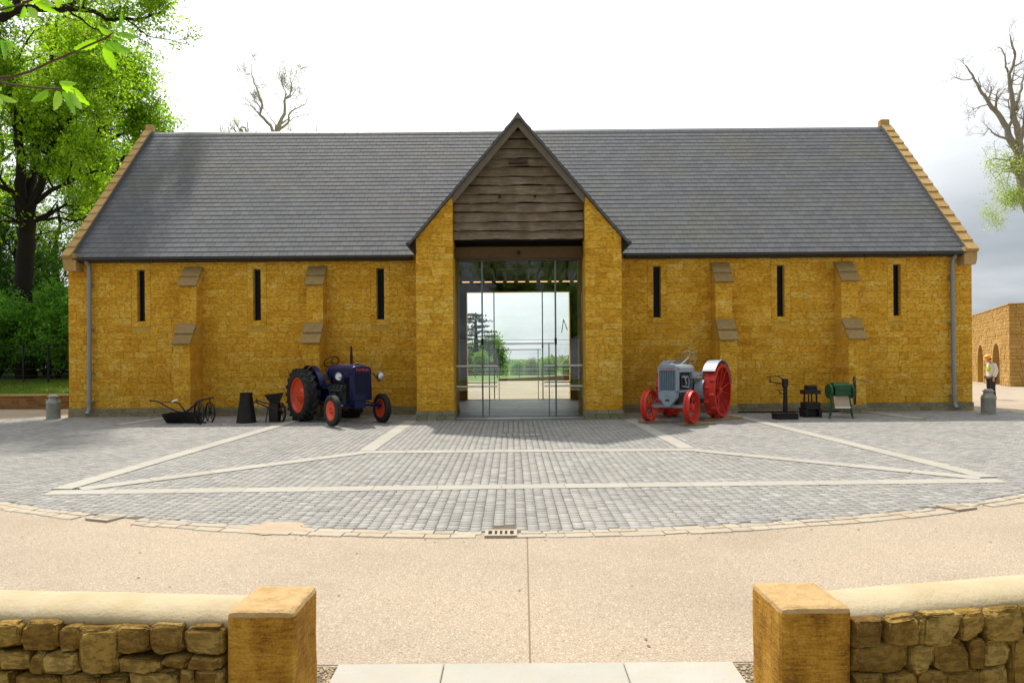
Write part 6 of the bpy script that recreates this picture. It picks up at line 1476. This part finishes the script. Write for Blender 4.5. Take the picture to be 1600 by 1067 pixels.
def big_leaf(p, q, w, dy=0.0, curl=.15):
    p, q = Vector(p), Vector(q); ax = q - p; L = ax.length; ax.normalize(); view = Vector((0, 1, 0)); sd = ax.cross(view).normalized(); nrm = sd.cross(ax).normalized()
    tw = rnd.uniform(-.5, .5); sd2 = (sd * math.cos(tw) + nrm * math.sin(tw)); n2 = ax.cross(sd2) * -1
    V = []; Fc = []; n = 12
    for i in range(n + 1):
        t = i / n; wd = w * .5 * (math.sin(math.pi * min(1, t ** .8)) ** .75 if 0 < t < 1 else 0) * (1 - .15 * t); wd += (.006 * w / .05 if i % 2 else 0) * (0 < t < 1)
        c = p + ax * L * t + n2 * (-curl * L * t * t) + Vector((0, 0, 0))
        V += [c + sd2 * wd + n2 * wd * .35, c, c - sd2 * wd + n2 * wd * .35]
        if i: a = (i - 1) * 3; b_ = i * 3; Fc += [(a, a + 1, b_ + 1, b_), (a + 1, a + 2, b_ + 2, b_ + 1)]
    m = MB(); m.add(V, Fc); o = m.build('leaf', M_big, yt, world=True, smooth=True)
LV = [((780, 325), (605, 388), 62), ((805, 345), (935, 425), 34), ((835, 330), (1068, 425), 62), ((830, 370), (922, 556), 72), ((930, 255), (1152, 325), 46), ((885, 285), (1018, 338), 28), ((960, 205), (976, 105), 26), ((872, 268), (790, 215), 44), ((915, 225), (895, 175), 30), ((975, 195), (1000, 260), 36),
      ((1010, 225), (1095, 270), 30), ((935, 215), (965, 175), 34), ((925, 400), (975, 450), 30),
      ((380, 703), (270, 812), 74), ((455, 708), (470, 892), 74), ((500, 713), (642, 926), 58), ((545, 713), (682, 892), 52), ((495, 665), (722, 818), 62), ((478, 640), (620, 668), 60), ((560, 680), (700, 790), 40), ((590, 700), (610, 880), 30),
      ((20, 310), (88, 486), 62), ((58, 322), (128, 425), 44), ((0, 735), (182, 842), 48), ((-10, 760), (46, 846), 42), ((-15, 800), (10, 926), 52), ((40, 290), (230, 440), 20), ((0, 690), (60, 702), 26),
      ((235, 55), (338, 163), 60), ((215, 55), (186, 152), 50), ((290, 20), (485, 118), 44), ((375, 0), (448, 72), 42), ((110, 20), (60, 90), 48), ((130, 40), (40, 95), 44), ((448, -10), (500, 60), 70), ((520, -20), (562, 42), 46), ((645, -20), (666, 46), 34), ((60, 40), (130, 70), 40), ((420, -20), (250, 30), 34), ((20, -10), (110, 55), 44), ((330, 10), (440, 60), 38)]
for (a, c, w) in LV:
    dy = rnd.uniform(-.12, .12); w_ = w / 5 / F * NY
    big_leaf(N_(a[0], a[1], dy * .3), N_(c[0], c[1], dy), w_)
for k in range(70):      # the same tree's leaves beyond the picture's edge
    c = Vector((-4.6 + rnd.gauss(0, .55), 3.1 + rnd.gauss(0, .5), 3.3 + rnd.gauss(0, .6)))
    if c.x > -3.2: continue
    big_leaf(c, c + Vector((rnd.uniform(-.1, .1), rnd.uniform(-.1, .1), -.13)), .045)

# ================================================================== ARCHED BUILDING AT THE RIGHT
Cn = Vector((27.9, 38.3, 0)); ab = empty('arched_building', tuple(Cn), 0, 'flat-topped ochre stone building with arched openings beyond the barn\'s right end', 'building')
rzA = math.atan2(-.905, -.424); MA = Matrix.Translation(Cn) @ Matrix.Rotation(rzA, 4, 'Z'); MF = Matrix.Translation(Cn) @ Matrix.Rotation(math.atan2(-.424, .905), 4, 'Z')
HT = 4.60; arches = [(-3.34, 1.0), (-8.15, .95), (-12.6, .95)]; ZS = 1.50; RI = 1.0
def az(x, e=0):      # underside of the arch (or None beside it)
    for cx_, w in arches:
        if abs(x - cx_) < w + e: q = (x - cx_) / (w + e); return ZS + (RI + e) * math.sqrt(max(0, 1 - q * q))
    return None
core = MB(); n = 300
for i in range(n):
    x0, x1 = -15 + 15 * i / n, -15 + 15 * (i + 1) / n; zb = az((x0 + x1) / 2) or -.1
    core.box(x0, x1, .02, .9, zb, HT - .02, MA) if i < n - 1 else core.box(x0, x1 - .02, .02, .9, zb, HT - .02, MA)
core.box(-15, -.02, .9, 1.0, -.1, HT - .03, MA)
core.box(.02, 12, .02, .9, -.1, HT - .02, MF); wl = core.build('wall', M_mortar, ab, world=True)
mass = MB(); cnt = 0; lst = []
z = 0
while z < HT - .05:
    h = min(rnd.uniform(.15, .25), HT - z); h = HT - z if HT - z - h < .08 else h
    for Mx, x0, x1 in ((MA, -15, 0.0), (MF, 0.0, 12)):
        x = x0
        while x < x1 - .01:
            w = min(rnd.uniform(.22, .6), x1 - x); w = x1 - x if x1 - x - w < .12 else w
            xm_ = x + w / 2; a_ = az(xm_, .24) if Mx is MA else None
            if a_ is None or z + h * .5 > a_: lst.append((Mx, x, w, z, h))
            x += w
    z += h
lst.sort(key=lambda q: (q[1] + q[2] / 2 + 0 if q[0] is MF else -(q[1] + q[2] / 2)) * 1.0 + (3 if False else 0))
for (Mx, x, w, z, h) in lst:
    bm_ = MB(); block(bm_, [(x + .008, z + .008), (x + w - .008, z + .008), (x + w - .008, z + h - .008), (x + .008, z + h - .008)], 0, .05, .02, .012); bm_.v = [tuple(Mx @ Vector(v)) for v in bm_.v]
    if cnt < 260: bm_.build('stone_block', M_farstone, wl, world=True); cnt += 1
    else: mass.add(bm_.v, bm_.f)
o = mass.build('stone_blocks', M_farstone, ab, world=True); o['kind'] = 'stuff'
for cx_, w in arches:
    n = 11
    for i in range(n):
        a0, a1 = math.pi * i / n + .01, math.pi * (i + 1) / n - .01
        P = [(cx_ + (w + .005) * math.cos(a0), ZS + (RI + .005) * math.sin(a0)), (cx_ + (w + .26) * math.cos(a0), ZS + (RI + .26) * math.sin(a0)), (cx_ + (w + .26) * math.cos(a1), ZS + (RI + .26) * math.sin(a1)), (cx_ + (w + .005) * math.cos(a1), ZS + (RI + .005) * math.sin(a1))]
        v_ = MB(); v_.prism(P, -.02, .5, MA); v_.build('arch_stone', M_coping, wl, world=True)
    for s in (-1, 1):
        zz = 0
        while zz < ZS - .02:
            h = min(.3, ZS - zz); v_ = MB(); xs_ = sorted((cx_ + s * (w + .004), cx_ + s * (w + .26))); v_.box(xs_[0], xs_[1], -.018, .5, zz + .006, zz + h - .006, MA); v_.build('jamb_stone', M_farstone, wl, world=True); zz += h
    d_ = MB(); d_.box(cx_ - w, cx_ + w, .80, .86, 0, ZS + RI, MA); d_.build('recessed_door', M_beam, ab, world=True)
for Mx, x0, x1 in ((MA, -15, -.0), (MF, .0, 12)):
    x = x0
    while x < x1 - .05:
        xe_ = min(x + .8, x1); c = MB(); c.box(x + .004, xe_ - .004, -.03 if not (Mx is MA and xe_ == x1) else -.03, .5, HT + .002, HT + .07, Mx); c.build('coping_slab', M_coping, ab, world=True); x = xe_
for k, (x, y) in enumerate(((29.6, 36.6), (30.9, 36.0))):
    t = Tree(90 + k)
    for q in range(7): a = q * .9; t.branch(Vector((x, y, 0)), Vector((math.cos(a), math.sin(a), .8)), .45, .012, 0, 1, .6, 4)
    t.finish('low_plant', (x, y, 0), ('low green plant at the foot of the arched building', 'second low plant along the foot of the arched building')[k], 'plant', 'plants at the arched building', M_bark, M_shrub, 900, .12, .09)

# ================================================================== VIEW THROUGH THE BARN AND BEYOND
rw = empty('retaining_wall', (-.5, 60, 0), 0, 'low brown retaining wall across the field seen through the doors', 'wall')
m = MB(); m.add([(-1.2, 60.5, -.05), (16, 57.5, -.05), (16, 57.5, .95), (-1.2, 60.5, .12), (-1.2, 61.0, -.05), (16, 58.0, -.05), (16, 58.0, .95), (-1.2, 61.0, .12)], [(0, 1, 2, 3), (5, 4, 7, 6), (3, 2, 6, 7), (0, 3, 7, 4), (1, 5, 6, 2)]); m.build('wall', M_brick, rw, world=True)
m = MB(); m.add([(-1.2, 60.46, .121), (16, 57.46, .951), (16, 57.46, 1.0), (-1.2, 60.46, .16), (-1.2, 61.04, .121), (16, 58.04, .951), (16, 58.04, 1.0), (-1.2, 61.04, .16)], [(0, 1, 2, 3), (5, 4, 7, 6), (3, 2, 6, 7), (0, 3, 7, 4), (1, 5, 6, 2), (1, 0, 4, 5)]); m.build('coping', M_coping, rw, world=True)
ff_ = empty('field_fence', (0, 74, 0), 0, 'pale post and wire fence across the green field beyond the doors', 'fence')
for k in range(16):
    x = -16 + 2.4 * k; m = MB(); m.box(x - .05, x + .05, 73.95, 74.05, -.03, 1.0); m.build('post', M_barge, ff_, world=True)
for z in (.45, .9): m = MB(); m.tube([(-16, 74, z), (20, 74, z)], .02, 5); m.build('rail', M_white, ff_, world=True)
# cedar
cd_ = Tree(101); cb = Vector((at(744, 500, 110).x, 110, -1)); top = at(744, 488, 110)
cd_.mb.tube([cb, cb.lerp(top, .5), top], [.55, .35, .08], 8)
cC = []
for k in range(26):
    f = .25 + .75 * k / 26; p = cb.lerp(top, f); a = k * 2.4; Lb = (1.05 - f) * 6.5 + .9; Lb *= rnd.uniform(.7, 1.1)
    q = p + Vector((math.cos(a) * Lb, math.sin(a) * Lb, rnd.uniform(-.4, .5))); cd_.mb.tube([p, p.lerp(q, .5) + Vector((0, 0, .25)), q], [.12, .08, .02], 4, cap=False)
    for j in range(14):
        g = rnd.uniform(.3, 1.0); c = p.lerp(q, g); cC += [tuple(c + Vector((rnd.gauss(0, .5), rnd.gauss(0, .5), rnd.gauss(0, .07)))) for _ in range(10)]
ct = cd_.finish('cedar_tree', tuple(cb), 'open layered cedar seen through the left of the doorway', 'tree', None, M_bark, None, 0)
V, Q = leaves(np.array(cC), .42, up=2, asp=.6); V = V - np.array(tuple(cb)); link('crown', np_mesh('crown', V, Q), M_cedar, ct)
# nearer green trees and hedge trees through the doorway
gC = generic(111, 8, 3.4, .3, 9000, M_fargreen, M_bark, size=.42, sigma=.5, label='fresh green tree on the field edge, left in the doorway view', loc=(-2.6, 112, -2.8), group='trees beyond the field', nk=6, t0=.1)
copy_tree(gC, (-6.0, 118, -2.6), 1.7, (1.1, 1.1, .85), 'broad green tree below the cedar through the doors')
copy_tree(gC, (-9.8, 104, -1.0), 2.9, (.9, .9, .72), 'green tree at the left jamb of the far doorway')
copy_tree(gC, (-4.2, 99, -.5), .6, (.55, .55, .42), 'small round green tree on the lawn edge through the doors')
for k, (x, y, s_) in enumerate(((6.0, 190, .85), (11.5, 210, 1.0), (16.5, 185, .85), (1.5, 230, .95), (20, 230, 1.1), (-13, 200, 1.2), (24, 170, .9))):
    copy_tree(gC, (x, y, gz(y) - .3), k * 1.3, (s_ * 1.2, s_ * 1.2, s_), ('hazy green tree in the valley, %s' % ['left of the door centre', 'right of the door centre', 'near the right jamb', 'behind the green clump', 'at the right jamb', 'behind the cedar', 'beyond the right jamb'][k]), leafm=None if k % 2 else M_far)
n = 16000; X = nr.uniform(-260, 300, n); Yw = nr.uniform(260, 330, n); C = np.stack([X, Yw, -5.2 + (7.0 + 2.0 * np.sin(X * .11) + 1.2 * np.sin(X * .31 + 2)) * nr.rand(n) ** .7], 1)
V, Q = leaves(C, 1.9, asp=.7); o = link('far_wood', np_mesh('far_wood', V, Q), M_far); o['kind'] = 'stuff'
# trees behind the camera, mirrored in the upper glass
for k, (x, y, s_) in enumerate(((-7.5, -21, 1.05), (-1.0, -24, 1.15), (5.0, -22, .95), (-14.5, -19, 1.0), (13.5, -21, 1.0))):  # last two added only to darken the reflection in the glass
    copy_tree(gA, (x, y, gz(y)), k * 2.1 + .5, s_, ['leafy tree mirrored in the left of the upper door glass', 'leafy tree mirrored in the middle of the upper door glass', 'leafy tree mirrored in the right of the upper door glass', 'leafy tree added behind the camera to darken the left edge of the door glass', 'leafy tree added behind the camera to darken the right edge of the door glass'][k], group='trees mirrored in the door glass')

# windblown bits on the forecourt
n = 420; V = []; Q = []
for k in range(n):
    x = nr.uniform(-8, 8); y = nr.uniform(4.4, 17) if nr.rand() < .5 else 22.1 - math.sqrt(max(1, 14.9 ** 2 - x * x)) + nr.normal() * .12
    z = gz(y) + (.024 if (x ** 2 + (y - 22.1) ** 2) < 14.75 ** 2 else .006); s_ = nr.uniform(.006, .022); a = nr.uniform(0, 6.28); c_, d_ = math.cos(a) * s_, math.sin(a) * s_
    V += [(x - c_, y - d_, z), (x + d_ * .5, y - c_ * .5, z + .003), (x + c_, y + d_, z + .002), (x - d_ * .5, y + c_ * .5, z + .004)]; Q.append((4 * k, 4 * k + 1, 4 * k + 2, 4 * k + 3))
o = link('fallen_bits', np_mesh('fallen_bits', V, Q), mat('dry_bits', (0.20, 0.13, 0.06), rough=.9, rand=.5)); o['kind'] = 'stuff'
# thin spill of sandy grit over the kerb at the left
bm = bmesh.new(); n = 26; ring_ = [bm.verts.new((-2.62 + (.42 + .12 * noise.noise(Vector((i * .7, 0, 3)))) * math.cos(2 * math.pi * i / n), 7.62 + (.30 + .09 * noise.noise(Vector((i * .6, 4, 0)))) * math.sin(2 * math.pi * i / n), 0)) for i in range(n)]
c_ = bm.verts.new((-2.62, 7.62, gz(7.62) + .030))
for v in ring_: v.co.z = gz(v.co.y) + .009
for i in range(n): bm.faces.new((ring_[i], ring_[(i + 1) % n], c_))
me = bpy.data.meshes.new('sand_spill'); bm.to_mesh(me); bm.free(); o = link('sand_spill', me, mat('orange_sand', (0.43, 0.335, 0.235), rough=.95, var=.2, scale=9, bump=.5, bscale=90)); o['kind'] = 'structure'
